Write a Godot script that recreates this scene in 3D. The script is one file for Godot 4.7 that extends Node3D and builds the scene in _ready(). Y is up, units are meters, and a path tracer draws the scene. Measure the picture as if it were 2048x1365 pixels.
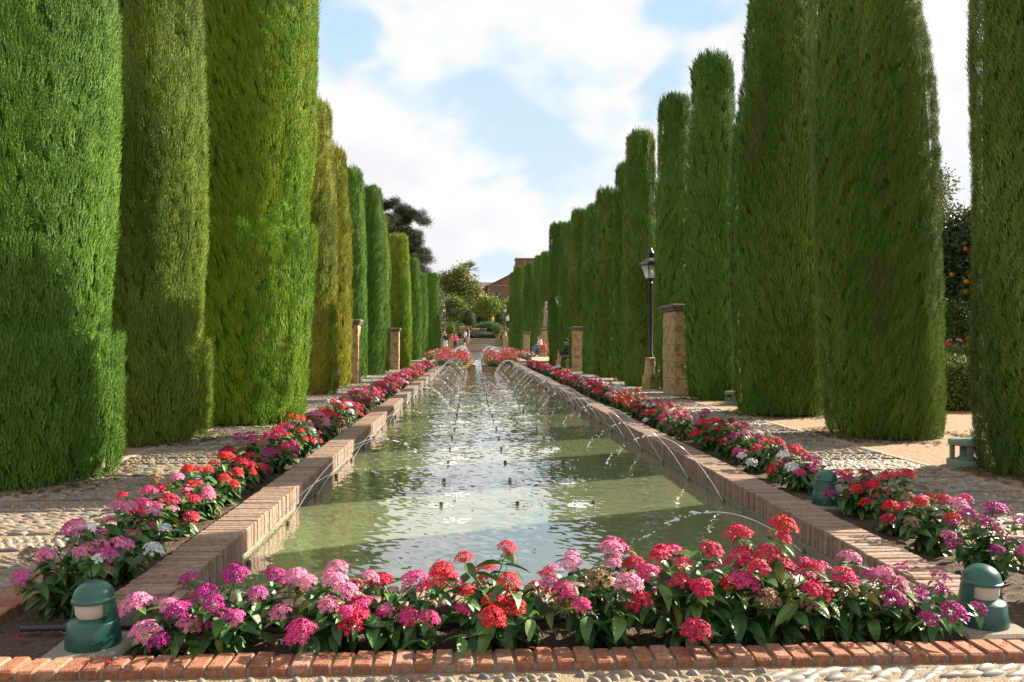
extends Node3D

var rng := RandomNumberGenerator.new()
var M := {}
var used_names := {}
var noise := FastNoiseLite.new()
var eye := Vector3(0, 1.1, 0)

# ------------------------------------------------------------------ geometry
class Geo:
	var v := PackedVector3Array()
	var n := PackedVector3Array()
	var c := PackedColorArray()
	var i := PackedInt32Array()
	func vert(p: Vector3, nn: Vector3, col := Color.WHITE) -> int:
		v.append(p); n.append(nn); c.append(col)
		return v.size() - 1
	func tri(a: Vector3, b: Vector3, d: Vector3, col := Color.WHITE) -> void:
		var nn := (d - a).cross(b - a).normalized()
		var k := v.size()
		vert(a, nn, col); vert(b, nn, col); vert(d, nn, col)
		i.append(k); i.append(k + 1); i.append(k + 2)
	func quad(a: Vector3, b: Vector3, d: Vector3, e: Vector3, col := Color.WHITE) -> void:
		tri(a, b, d, col); tri(a, d, e, col)
	func face(pts: Array, inside: Vector3, col := Color.WHITE) -> void:
		var nn: Vector3 = (pts[2] - pts[0]).cross(pts[1] - pts[0])
		if nn.dot(pts[0] - inside) < 0.0:
			pts.reverse()
		for k in range(1, pts.size() - 1):
			tri(pts[0], pts[k], pts[k + 1], col)
	# a box with chamfered edges
	func box(ct: Vector3, size: Vector3, b := 0.0, bs := Basis(), col := Color.WHITE) -> void:
		var h := size * 0.5
		if b <= 0.0:
			for ax in 3:
				for s in [-1.0, 1.0]:
					var pts := []
					for q in [[-1, -1], [-1, 1], [1, 1], [1, -1]]:
						var p := Vector3.ZERO
						p[ax] = h[ax] * s
						p[(ax + 1) % 3] = h[(ax + 1) % 3] * q[0]
						p[(ax + 2) % 3] = h[(ax + 2) % 3] * q[1]
						pts.append(ct + bs * p)
					face(pts, ct, col)
			return
		for ax in 3:
			var u := (ax + 1) % 3
			var w := (ax + 2) % 3
			for s in [-1.0, 1.0]:
				var pts := []
				for q in [[-1, -1], [-1, 1], [1, 1], [1, -1]]:
					var p := Vector3.ZERO
					p[ax] = h[ax] * s; p[u] = (h[u] - b) * q[0]; p[w] = (h[w] - b) * q[1]
					pts.append(ct + bs * p)
				face(pts, ct, col)
			for su in [-1.0, 1.0]:
				for sw in [-1.0, 1.0]:
					var pts := []
					for e in [[0, -1.0], [0, 1.0], [1, 1.0], [1, -1.0]]:
						var p := Vector3.ZERO
						p[ax] = (h[ax] - b) * e[1]
						p[u] = (h[u] if e[0] == 0 else h[u] - b) * su
						p[w] = (h[w] - b if e[0] == 0 else h[w]) * sw
						pts.append(ct + bs * p)
					face(pts, ct, col)
		for sx in [-1.0, 1.0]:
			for sy in [-1.0, 1.0]:
				for sz in [-1.0, 1.0]:
					face([ct + bs * Vector3(h.x * sx, (h.y - b) * sy, (h.z - b) * sz), ct + bs * Vector3((h.x - b) * sx, h.y * sy, (h.z - b) * sz), ct + bs * Vector3((h.x - b) * sx, (h.y - b) * sy, h.z * sz)], ct, col)
	# profile: Vector2(radius, height) from bottom to top
	func lathe(prof: Array, seg: int, at := Vector3.ZERO, col := Color.WHITE, a0 := 0.0, a1 := TAU, sharp := false) -> void:
		for k in prof.size() - 1:
			var p: Vector2 = prof[k]
			var q: Vector2 = prof[k + 1]
			var t := q - p
			if t.length() < 1e-6:
				continue
			var flat := Vector2(t.y, -t.x).normalized()
			var na := flat
			var nb := flat
			if not sharp:
				if k > 0:
					var o: Vector2 = prof[k] - prof[k - 1]
					var on := Vector2(o.y, -o.x).normalized()
					if on.dot(flat) > 0.6: na = (on + flat).normalized()
				if k < prof.size() - 2:
					var o2: Vector2 = prof[k + 2] - prof[k + 1]
					var on2 := Vector2(o2.y, -o2.x).normalized()
					if on2.dot(flat) > 0.6: nb = (on2 + flat).normalized()
			var st := v.size()
			for s in seg + 1:
				var a := a0 + (a1 - a0) * s / seg
				var d := Vector3(cos(a), 0, sin(a))
				vert(at + d * p.x + Vector3.UP * p.y, d * na.x + Vector3.UP * na.y, col)
				vert(at + d * q.x + Vector3.UP * q.y, d * nb.x + Vector3.UP * nb.y, col)
			for s in seg:
				var b := st + s * 2
				i.append_array([b, b + 3, b + 1, b, b + 2, b + 3])
	func tube(pts: Array, rad: Array, seg := 6, col := Color.WHITE, capped := true) -> void:
		var st := v.size()
		var side := Vector3.RIGHT
		for k in pts.size():
			var a: Vector3 = pts[maxi(k - 1, 0)]
			var b: Vector3 = pts[mini(k + 1, pts.size() - 1)]
			var t := (b - a).normalized()
			if absf(t.dot(side)) > 0.95: side = Vector3.UP if absf(t.y) < 0.9 else Vector3.BACK
			var x := (side - t * t.dot(side)).normalized()
			side = x
			var y := t.cross(x)
			for s in seg:
				var an := TAU * s / seg
				var d := x * cos(an) + y * sin(an)
				vert(pts[k] + d * rad[k], d, col)
		for k in pts.size() - 1:
			for s in seg:
				var a := st + k * seg + s
				var b := st + k * seg + (s + 1) % seg
				i.append_array([a, a + seg, b, b, a + seg, b + seg])
		if capped:
			for e in [0, pts.size() - 1]:
				var m := vert(pts[e], ((pts[0] - pts[1]) if e == 0 else (pts[e] - pts[e - 1])).normalized(), col)
				for s in seg:
					if e == 0: i.append_array([m, st + s, st + (s + 1) % seg])
					else: i.append_array([m, st + e * seg + (s + 1) % seg, st + e * seg + s])
	func ball(ct: Vector3, r: Vector3, seg := 8, rings := 5, bs := Basis(), col := Color.WHITE) -> void:
		var st := v.size()
		for k in rings + 1:
			var ph := PI * k / rings
			for s in seg:
				var an := TAU * s / seg
				var d := Vector3(sin(ph) * cos(an), cos(ph), sin(ph) * sin(an))
				vert(ct + bs * (d * r), (bs * (d / r)).normalized(), col)
		for k in rings:
			for s in seg:
				var a := st + k * seg + s
				var b := st + k * seg + (s + 1) % seg
				i.append_array([a, a + seg, b, b, a + seg, b + seg])
	func mesh() -> ArrayMesh:
		var arr := []
		arr.resize(Mesh.ARRAY_MAX)
		arr[Mesh.ARRAY_VERTEX] = v; arr[Mesh.ARRAY_NORMAL] = n; arr[Mesh.ARRAY_COLOR] = c; arr[Mesh.ARRAY_INDEX] = i
		var m := ArrayMesh.new()
		m.add_surface_from_arrays(Mesh.PRIMITIVE_TRIANGLES, arr)
		return m

# ------------------------------------------------------------------ nodes
func numbered(called: String) -> String:
	used_names[called] = used_names.get(called, -1) + 1
	return called if used_names[called] == 0 else "%s_%03d" % [called, used_names[called]]

func tag(o: Node, label: String, category: String, group := "", kind := "") -> Node:
	o.set_meta("label", label)
	if category: o.set_meta("category", category)
	if group: o.set_meta("group", group)
	if kind: o.set_meta("kind", kind)
	return o

func put(called: String, m, mat: Material, parent: Node = null, xf := Transform3D()) -> MeshInstance3D:
	var o := MeshInstance3D.new()
	o.mesh = m.mesh() if m is Geo else m
	o.material_override = mat
	o.transform = xf
	if parent == null:
		o.name = numbered(called)
		add_child(o)
	else:
		o.name = called
		parent.add_child(o, true)
	return o

func thing(called: String, label: String, category: String, at: Vector3, turn := 0.0, group := "") -> Node3D:
	var o := Node3D.new()
	o.name = numbered(called)
	add_child(o)
	o.position = at
	o.rotation.y = turn
	tag(o, label, category, group)
	return o

func struct(called: String, m, mat: Material, label: String) -> MeshInstance3D:
	var o := put(called, m, mat)
	tag(o, label, "", "", "structure")
	return o

func swarm(called: String, m: Mesh, mat: Material, xfs: Array, cols: Array, parent: Node, kind := "stuff") -> MultiMeshInstance3D:
	var mm := MultiMesh.new()
	mm.transform_format = MultiMesh.TRANSFORM_3D
	mm.use_colors = true
	mm.mesh = m
	mm.instance_count = xfs.size()
	for k in xfs.size():
		mm.set_instance_transform(k, xfs[k])
		mm.set_instance_color(k, cols[k])
	var o := MultiMeshInstance3D.new()
	o.multimesh = mm
	o.material_override = mat
	o.name = called
	if kind: o.set_meta("kind", kind)
	parent.add_child(o, true)
	return o

# ------------------------------------------------------------------ materials
func srgb(r: float, g: float, b: float, a := 1.0) -> Color:
	var k := Color(r, g, b).linear_to_srgb()
	k.a = a
	return k

func mat(r: float, g: float, b: float, rough := 0.8, vc := false, spec := 0.5) -> StandardMaterial3D:
	var m := StandardMaterial3D.new()
	m.albedo_color = srgb(r, g, b)
	m.roughness = rough
	m.metallic_specular = spec
	m.vertex_color_use_as_albedo = vc
	return m

func tex(freq: float, stops: Array, size := 512, octaves := 5, seed_ := 1, kind := FastNoiseLite.TYPE_SIMPLEX_SMOOTH) -> NoiseTexture2D:
	var f := FastNoiseLite.new()
	f.noise_type = kind
	f.frequency = freq
	f.fractal_octaves = octaves
	f.seed = seed_
	var t := NoiseTexture2D.new()
	t.width = size; t.height = size
	t.seamless = true
	t.noise = f
	if stops.size():
		var gr := Gradient.new()
		var of := PackedFloat32Array()
		var co := PackedColorArray()
		for s in stops:
			of.append(s[0]); co.append(srgb(s[1], s[2], s[3]))
		gr.offsets = of; gr.colors = co
		t.color_ramp = gr
	return t

func grain(m: StandardMaterial3D, albedo: Texture2D, bump: Texture2D, depth_cm: float, tile: float, world := true) -> StandardMaterial3D:
	m.uv1_triplanar = true
	m.uv1_world_triplanar = world
	m.uv1_scale = Vector3.ONE / tile
	if albedo: m.albedo_texture = albedo
	if bump:
		m.heightmap_enabled = true
		m.heightmap_texture = bump
		m.heightmap_scale = depth_cm
	return m

func leafy(m: StandardMaterial3D, through := 0.35) -> StandardMaterial3D:
	m.backlight_enabled = true
	m.backlight = Color(through, through, through)
	return m

func make_materials() -> void:
	var bumpy := tex(0.03, [], 512, 5, 3)
	var fine := tex(0.09, [], 512, 4, 8)
	M.fine = fine
	var brick_tex := tex(0.02, [[0.0, 0.55, 0.50, 0.46], [0.35, 0.82, 0.78, 0.74], [0.6, 1, 1, 1], [0.85, 1.0, 1.0, 0.98], [1.0, 0.75, 0.72, 0.7]], 512, 5, 11)
	M.bricks = []
	for k in [[0.255, 0.158, 0.110], [0.27, 0.178, 0.13], [0.225, 0.138, 0.10], [0.285, 0.20, 0.148]]:
		M.bricks.append(grain(mat(k[0], k[1], k[2], 0.85), brick_tex, fine, 0.25, 0.5))
	M.kerb = []
	for k in [[0.285, 0.112, 0.058], [0.31, 0.135, 0.074], [0.25, 0.095, 0.050], [0.325, 0.168, 0.105]]:
		M.kerb.append(grain(mat(k[0], k[1], k[2], 0.85), brick_tex, fine, 0.25, 0.4))
	M.mortar = grain(mat(0.262, 0.226, 0.172, 0.95), tex(0.03, [[0, 0.6, 0.58, 0.55], [0.5, 0.95, 0.95, 0.93], [1, 1, 1, 1]], 256, 5, 4), fine, 0.4, 0.3)
	M.bed_mortar = grain(mat(0.238, 0.180, 0.115, 0.95), tex(0.02, [[0, 0.62, 0.6, 0.55], [0.5, 0.95, 0.95, 0.93], [1, 1, 1, 1]], 512, 5, 5), fine, 0.5, 0.6)
	M.sand = grain(mat(0.262, 0.164, 0.089, 0.97), tex(0.015, [[0, 0.72, 0.68, 0.62], [0.4, 0.92, 0.9, 0.88], [0.7, 1, 1, 1], [1, 0.82, 0.78, 0.72]], 1024, 6, 21), tex(0.06, [], 512, 5, 22), 1.2, 2.2)
	M.soil = grain(mat(0.10, 0.062, 0.04, 0.98), tex(0.05, [[0, 0.45, 0.42, 0.4], [0.5, 1, 0.95, 0.9], [0.8, 1.5, 1.4, 1.3], [1, 2.2, 2.0, 1.8]], 512, 5, 33), tex(0.07, [], 512, 4, 34), 2.0, 0.5)
	M.pebble = grain(mat(1, 1, 1, 0.62, true), tex(0.012, [[0, 0.8, 0.78, 0.75], [0.5, 1, 1, 1], [1, 0.92, 0.9, 0.86]], 256, 3, 41), null, 0, 0.2)
	M.stone = grain(mat(0.377, 0.271, 0.139, 0.92), tex(0.012, [[0, 0.34, 0.30, 0.26], [0.3, 0.72, 0.66, 0.58], [0.5, 1, 1, 1], [0.75, 1.0, 0.95, 0.85], [1, 0.62, 0.55, 0.46]], 512, 6, 51), tex(0.04, [], 512, 5, 52), 2.5, 1.4)
	M.stone_dark = grain(mat(0.164, 0.123, 0.094, 0.95), tex(0.03, [[0, 0.45, 0.45, 0.45], [0.5, 1, 1, 1], [1, 1.6, 1.5, 1.35]], 512, 5, 53), tex(0.05, [], 512, 5, 54), 1.5, 0.5)
	M.stone_pale = grain(mat(0.295, 0.242, 0.172, 0.92), tex(0.03, [[0, 0.6, 0.57, 0.52], [0.5, 1, 1, 1], [1, 0.85, 0.8, 0.72]], 512, 5, 55), tex(0.05, [], 512, 5, 56), 1.0, 0.9)
	M.concrete = grain(mat(0.262, 0.226, 0.176, 0.92), tex(0.03, [[0, 0.65, 0.62, 0.58], [0.5, 1, 1, 1], [1, 0.85, 0.8, 0.75]], 256, 5, 57), fine, 0.3, 0.3)
	M.bark = grain(mat(0.12, 0.075, 0.045, 0.95), tex(0.05, [[0, 0.5, 0.5, 0.5], [1, 1.4, 1.3, 1.2]], 256, 4, 61), bumpy, 2.0, 0.3)
	M.green_paint = grain(mat(0.018, 0.085, 0.062, 0.32), tex(0.02, [[0, 0.85, 0.88, 0.85], [0.6, 1, 1, 1], [0.8, 1.1, 1.1, 1.1], [1, 1.9, 1.6, 1.6]], 256, 5, 62), null, 0, 0.25)
	M.sage = mat(0.123, 0.164, 0.115, 0.55)
	M.opal = mat(0.508, 0.467, 0.394, 0.45)
	M.iron = mat(0.016, 0.017, 0.02, 0.42)
	M.pipe = mat(0.03, 0.022, 0.03, 0.5)
	M.nozzle = mat(0.085, 0.055, 0.042, 0.5)
	M.glass = mat(0.85, 0.9, 0.92, 0.12)
	M.glass.transparency = BaseMaterial3D.TRANSPARENCY_ALPHA
	M.glass.albedo_color.a = 0.35
	# fresh water
	M.water = mat(0.200, 0.218, 0.125, 0.03)
	M.water.transparency = BaseMaterial3D.TRANSPARENCY_ALPHA
	M.water.albedo_color.a = 0.78
	M.water.clearcoat_enabled = true
	M.water.clearcoat = 1.0
	M.water.clearcoat_roughness = 0.02
	M.water.metallic_specular = 0.68
	M.jet = mat(0.95, 0.97, 1.0, 0.08)
	M.jet.transparency = BaseMaterial3D.TRANSPARENCY_ALPHA
	M.jet.albedo_color.a = 0.45
	M.jet.refraction_enabled = true
	M.jet.refraction_scale = 0.033
	M.foam = mat(0.85, 0.87, 0.88, 0.5)
	M.foam.transparency = BaseMaterial3D.TRANSPARENCY_ALPHA
	M.foam.albedo_color.a = 0.42
	M.pool_floor = grain(mat(0.279, 0.271, 0.131, 0.9), tex(0.012, [[0, 0.55, 0.6, 0.42], [0.45, 0.95, 0.95, 0.85], [0.7, 1.1, 1.05, 1.0], [1, 0.7, 0.75, 0.5]], 512, 5, 71), null, 0, 2.4)
	M.ledge = grain(mat(0.279, 0.205, 0.107, 0.9), tex(0.03, [[0, 0.6, 0.6, 0.55], [1, 1.15, 1.1, 1.0]], 256, 5, 72), fine, 0.4, 0.6)
	# foliage
	M.cypress = leafy(mat(1, 1, 1, 0.6, true, 0.35), 0.30)
	M.core = grain(mat(1, 1, 1, 0.95, true, 0.1), tex(0.03, [[0, 0.7, 0.7, 0.7], [0.6, 1, 1, 1], [1, 1.2, 1.1, 1.0]], 256, 4, 81), bumpy, 3.0, 0.5)
	M.leaf = []
	for k in [[0.045, 0.115, 0.022], [0.062, 0.14, 0.028], [0.036, 0.092, 0.024], [0.095, 0.165, 0.035], [0.22, 0.20, 0.04]]:
		M.leaf.append(leafy(mat(k[0], k[1], k[2], 0.42, true, 0.45), 0.42))
	M.stem = mat(0.10, 0.14, 0.04, 0.7)
	M.petal = leafy(mat(1, 1, 1, 0.6, true, 0.3), 0.30)
	M.foliage = leafy(mat(1, 1, 1, 0.5, true, 0.4), 0.4)
	M.cloth = mat(1, 1, 1, 0.85, true)
	M.skin = mat(1, 1, 1, 0.6, true)
	M.terracotta = mat(0.328, 0.115, 0.049, 0.85)
	M.orange = mat(0.615, 0.197, 0.016, 0.5)
	var mason := tex(0.03, [[0, 0.45, 0.42, 0.4], [0.4, 0.85, 0.82, 0.8], [0.6, 1, 1, 1], [1, 1.4, 1.35, 1.25]], 512, 6, 91)
	M.masonry = grain(mat(0.164, 0.119, 0.090, 0.95), mason, bumpy, 6.0, 3.0)
	M.roof = grain(mat(0.189, 0.127, 0.094, 0.9), mason, bumpy, 5.0, 2.0)
	M.plaster = mat(0.508, 0.451, 0.369, 0.9)

# ------------------------------------------------------------------ sky
func make_sky(exposure: float) -> PanoramaSkyMaterial:
	var w := 2048
	var h := 1024
	var img := Image.create(w, h, false, Image.FORMAT_RGBF)
	var f := FastNoiseLite.new()
	f.seed = 17
	f.frequency = 1.15
	f.fractal_octaves = 6
	f.fractal_gain = 0.52
	var g := FastNoiseLite.new()
	g.seed = 5
	g.frequency = 1.9
	g.fractal_octaves = 5
	# gaps in the cloud, as (azimuth, height, reach across, reach up) in degrees; the same air goes on round the sky
	var gaps := [[1.2, 17.0, 5.6, 2.2], [5.8, 12.0, 4.6, 4.0], [3.6, 14.8, 3.6, 3.0], [12.4, 16.9, 1.6, 2.4], [15.6, 21.6, 3.6, 1.9], [-8.0, 19.6, 3.0, 2.3], [2.5, 4.6, 6.0, 1.2], [24.0, 17.0, 2.6, 3.4],
		[-62.0, 24.0, 14.0, 6.0], [70.0, 30.0, 16.0, 8.0], [120.0, 18.0, 12.0, 6.0], [-130.0, 26.0, 15.0, 7.0], [175.0, 20.0, 12.0, 6.0], [-20.0, 52.0, 18.0, 8.0], [110.0, 60.0, 30.0, 9.0], [-120.0, 65.0, 30.0, 9.0]]
	var coarse := Image.create(w / 4, h / 4, false, Image.FORMAT_RGBF)
	for y in h / 4:
		for x in w / 4:
			coarse.set_pixel(x, y, sky_at(TAU * ((x + 0.5) / (w / 4) - 0.5), PI * (0.5 - (y + 0.5) / (h / 4)), f, g, gaps) / exposure)
	coarse.resize(w, h, Image.INTERPOLATE_CUBIC)
	img.blit_rect(coarse, Rect2i(0, 0, w, h), Vector2i.ZERO)
	for y in range(h * 33 / 100, h * 51 / 100):
		for x in range(w * 38 / 100, w * 64 / 100):
			img.set_pixel(x, y, sky_at(TAU * ((x + 0.5) / w - 0.5), PI * (0.5 - (y + 0.5) / h), f, g, gaps) / exposure)
	var m := PanoramaSkyMaterial.new()
	m.panorama = ImageTexture.create_from_image(img)
	return m

func sky_at(az: float, el: float, f: FastNoiseLite, g: FastNoiseLite, gaps: Array) -> Color:
	if el < -0.06: return Color(0.22, 0.2, 0.17)
	var ce := cos(el)
	var se := sin(el)
	var eld := rad_to_deg(el)
	var q := Vector3(sin(az) * ce, se * 1.7, -cos(az) * ce) * 2.6 + Vector3(11.3, 4.7, 23.9)
	var warp := Vector3(g.get_noise_3dv(q * 1.3), g.get_noise_3dv(q * 1.3 + Vector3(7, 3, 1)), g.get_noise_3dv(q * 1.3 + Vector3(1, 9, 4))) * 0.35
	var nz := f.get_noise_3dv(q * 1.6 + warp)
	var azd := rad_to_deg(az)
	var hole := 0.0
	for k in gaps:
		var da: float = wrapf(azd - k[0] + warp.x * 9.0, -180.0, 180.0) / k[2]
		var de: float = (eld - k[1] + warp.y * 6.0) / k[3]
		var e := da * da + de * de
		if e < 6.0: hole = maxf(hole, exp(-e * 1.1))
	var wisp := f.get_noise_3dv(q * 4.3 + Vector3(5, 1, 8))
	var cover := smoothstep(-0.22, 0.34, nz * 0.34 + wisp * 0.24 + 0.36 - hole * 0.66)
	var body := g.get_noise_3dv(q * 0.9 + Vector3(3, 3, 3)) * 0.5 + 0.5
	var cloud := Color(1.02, 1.02, 1.03).lerp(Color(0.86, 0.86, 0.93), smoothstep(0.42, 0.85, body) * 0.8)
	var blue := Color(0.72, 0.88, 0.99).lerp(Color(0.50, 0.74, 0.97), smoothstep(0.08, 0.55, se))
	var col := blue.lerp(cloud, clampf(cover, 0.0, 1.0))
	return col.lerp(Color(0.88, 0.93, 0.98), 0.45 * (1.0 - smoothstep(0.0, 0.14, se)))

# ------------------------------------------------------------------ cypress
func sprig_mesh() -> ArrayMesh:
	var g := Geo.new()
	for s in 15:
		var b := Vector3(rng.randf_range(-0.055, 0.055), rng.randf_range(-0.06, 0.05), rng.randf_range(-0.03, 0.005))
		var d := Vector3(rng.randf_range(-0.28, 0.28), 1.0, rng.randf_range(0.15, 0.75)).normalized()
		var l := rng.randf_range(0.035, 0.075)
		var tint := rng.randf_range(0.6, 1.4)
		var warm := rng.randf_range(0.85, 1.25)
		var side := d.cross(Vector3(rng.randf() - 0.5, 0.2, 1)).normalized()
		for k in 7:
			var t := k / 7.0
			var p := b + d * l * t
			var sd := side.rotated(d, rng.randf() * TAU)
			var q := (d * 0.85 + sd * (0.55 * (1.0 - t))).normalized() * l * rng.randf_range(0.28, 0.42)
			var wv := q.cross(sd.cross(d)).normalized()
			wv = q.cross(Vector3(rng.randf() - 0.5, rng.randf() - 0.5, 1.0)).normalized() * 0.0042
			g.tri(p - wv, p + q, p + wv, Color(tint * warm, tint, tint * 0.9))
	return g.mesh()

func cy_radius(t: float, y: float, r: float, collar: float, taper := 0.72) -> float:
	var k := lerpf(0.95, 1.0, smoothstep(0.0, 0.30, t))
	k *= lerpf(1.0, taper, smoothstep(0.55, 1.0, t))
	k *= lerpf(0.90, 1.0, smoothstep(0.0, 0.02, t))
	if t > 0.965: k *= sqrt(maxf(0.0, 1.0 - pow((t - 0.965) / 0.037, 2.0)) * 0.75 + 0.25)
	if collar > 0.0:
		k *= 1.09 if y < collar else lerpf(0.93, 1.0, smoothstep(0.0, 1.2, y - collar))
	return r * k

func cypress(label: String, at: Vector3, r: float, top: float, tone: Color, tip: Color, opt := {}) -> void:
	var h := top - at.y - 0.08
	r -= 0.05
	var o := thing("cypress_tree", label, "cypress", at, 0.0, opt.get("group", ""))
	var sd := rng.randf() * 100.0
	var collar: float = opt.get("collar", 0.0)
	var gain := 1.5
	var taper: float = opt.get("taper", 0.72)
	var shift: float = opt.get("shift", 0.0)
	var tk := Geo.new()
	tk.tube([Vector3(0, -0.05, 0), Vector3(0.02, h * 0.3, 0), Vector3(0, h * 0.85, 0)], [0.16, 0.12, 0.03], 8)
	put("trunk", tk, M.bark, o)
	var co := Geo.new()
	var prof := []
	for k in 25:
		var t := k / 24.0
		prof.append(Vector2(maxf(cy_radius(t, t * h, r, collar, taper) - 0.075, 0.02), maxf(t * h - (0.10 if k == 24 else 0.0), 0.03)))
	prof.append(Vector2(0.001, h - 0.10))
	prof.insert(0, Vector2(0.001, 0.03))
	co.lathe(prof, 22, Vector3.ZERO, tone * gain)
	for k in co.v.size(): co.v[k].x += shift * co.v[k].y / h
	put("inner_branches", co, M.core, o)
	var dist := Vector2(at.x, at.z).length()
	var sc := clampf(dist / 9.0, 1.0, 1.8) * 0.70 * float(opt.get("size", 1.0))
	var area := TAU * r * h
	var n := int(area / (0.0115 * sc * sc) * 3.1)
	var seen_top := 1.1 + (dist + 1.0) * 0.45
	var rough: float = opt.get("rough", 0.03)
	var xfs := []
	var cols := []
	var to_eye := Vector3(eye.x - at.x, 0, eye.z - at.z).normalized()
	var lean: float = opt.get("flare", 0.0)
	for k in n:
		var t := rng.randf()
		var y := t * h
		if y + at.y > seen_top and rng.randf() < 0.6: continue
		var a := rng.randf() * TAU
		var out := Vector3(cos(a), 0, sin(a))
		if out.dot(to_eye) < -0.35 and rng.randf() < 0.62: continue
		var rr := cy_radius(t, y, r, collar, taper)
		# clipped sides are wavy: long upright furrows, broad dents
		var fur := noise.get_noise_3d(cos(a) * r * 26.0 + sd, y * 3.5, sin(a) * r * 26.0)
		var dent := noise.get_noise_3d(cos(a) * r * 6.0 + sd + 40.0, y * 2.2, sin(a) * r * 6.0)
		var gap := noise.get_noise_3d(cos(a) * r * 14.0 + sd + 90.0, y * 9.0, sin(a) * r * 14.0)
		if gap > 0.62 and rng.randf() < 0.6: continue
		rr += fur * rough * 1.5 + dent * rough * 1.8 + rng.randf_range(-0.03, 0.012)
		var s := sc * rng.randf_range(0.8, 1.25)
		var up := Vector3.UP
		if t > 0.965: up = (Vector3.UP * 1.0 + out * 0.1).normalized()
		var fw := (out + Vector3(rng.randf() - 0.5, rng.randf() - 0.5, rng.randf() - 0.5) * 0.5 + Vector3.DOWN * lean).normalized()
		var x := up.cross(fw).normalized()
		var bs := Basis(x, fw.cross(x), fw).rotated(out, rng.randf_range(-0.22, 0.22)) * Basis.from_scale(Vector3(s * 0.85, s * 1.3, s * 0.9))
		xfs.append(Transform3D(bs, out * rr + Vector3(shift * t, y - 0.02, 0)))
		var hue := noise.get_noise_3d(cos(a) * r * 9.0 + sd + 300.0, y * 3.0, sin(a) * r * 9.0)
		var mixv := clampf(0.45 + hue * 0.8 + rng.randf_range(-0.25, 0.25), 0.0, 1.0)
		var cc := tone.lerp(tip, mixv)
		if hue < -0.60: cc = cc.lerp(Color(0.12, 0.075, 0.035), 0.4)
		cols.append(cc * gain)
	# ragged crown tip: long shoots nobody clips
	var spikes := int(260 * r * opt.get("spikes", 1.0))
	for k in spikes:
		var a := rng.randf() * TAU
		var q := sqrt(rng.randf())
		var out := Vector3(cos(a), 0, sin(a))
		var rr := cy_radius(0.97, h * 0.97, r, 0.0, taper) * q
		var s := sc * rng.randf_range(0.9, 1.5)
		xfs.append(Transform3D(Basis.from_euler(Vector3(rng.randf_range(-0.3, 0.3), a, rng.randf_range(-0.3, 0.3))).scaled(Vector3(s * 0.8, s * rng.randf_range(1.0, 2.8), s * 0.8)), out * rr + Vector3(shift, h * (1.0 - 0.03 * q * q) - 0.22, 0)))
		cols.append(tone.lerp(tip, rng.randf()) * gain)
	# a fringe of longer shoots on the sides
	for k in int(opt.get("fringe", 0)):
		var t := rng.randf_range(0.3, 0.97)
		var a := rng.randf() * TAU
		var out := Vector3(cos(a), 0, sin(a))
		var fw := (out * 0.8 + Vector3.UP * 0.9).normalized()
		var x := Vector3.UP.cross(out).normalized()
		var bs := Basis(x, fw, x.cross(fw)).scaled(Vector3(0.6, 1.9, 0.6) * sc)
		xfs.append(Transform3D(bs, out * (cy_radius(t, t * h, r, collar, taper) + 0.02) + Vector3(shift * t, t * h, 0)))
		cols.append(tone.lerp(tip, rng.randf_range(0.4, 1.0)) * gain)
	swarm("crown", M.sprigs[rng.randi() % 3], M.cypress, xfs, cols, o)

# ------------------------------------------------------------------ leaf clumps and broad-leaved trees
func clump_mesh(leaves: int, spread: float, ln: float, wd: float) -> ArrayMesh:
	var g := Geo.new()
	for k in leaves:
		var p := Vector3(rng.randfn(), rng.randfn(), rng.randfn()) * spread * 0.45
		var d := (p.normalized() + Vector3(rng.randf() - 0.5, rng.randf() - 0.3, rng.randf() - 0.5) * 1.4).normalized()
		var s := d.cross(Vector3(rng.randf() - 0.5, rng.randf() - 0.5, rng.randf() - 0.5)).normalized()
		var nn := d.cross(s)
		var l := ln * rng.randf_range(0.7, 1.2)
		var w := wd * rng.randf_range(0.8, 1.2)
		var tint := rng.randf_range(0.75, 1.3)
		var cc := Color(tint * rng.randf_range(0.85, 1.2), tint, tint * 0.9)
		var a := p
		var m1 := p + d * l * 0.5 + s * w * 0.5 + nn * w * 0.12
		var m2 := p + d * l * 0.5 - s * w * 0.5 + nn * w * 0.12
		var e := p + d * l
		g.tri(a, m1, e, cc); g.tri(a, e, m2, cc)
	return g.mesh()

# clumps: [centre, radii] lobes filled with leaf clumps, denser near their skins
func crown_of(parent: Node, lobes: Array, mesh: Mesh, n_per: float, sc: float, tone: Color, tip: Color, called := "crown") -> void:
	var xfs := []
	var cols := []
	for lb in lobes:
		var rd: Vector3 = lb[1]
		var n := int(n_per * (rd.x * rd.y + rd.y * rd.z + rd.x * rd.z) / 3.0 / (sc * sc))
		for k in n:
			var d := Vector3(rng.randfn(), rng.randfn(), rng.randfn()).normalized()
			var q := pow(rng.randf(), 0.33)
			var p: Vector3 = lb[0] + d * rd * q * (1.0 + 0.16 * noise.get_noise_3dv(d * 60.0 + lb[0] * 9.0))
			xfs.append(Transform3D(Basis.from_euler(Vector3(rng.randf(), rng.randf(), rng.randf()) * TAU).scaled(Vector3.ONE * sc * rng.randf_range(0.75, 1.3)), p))
			cols.append(tone.lerp(tip, rng.randf()))
	swarm(called, mesh, M.foliage, xfs, cols, parent)

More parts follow.
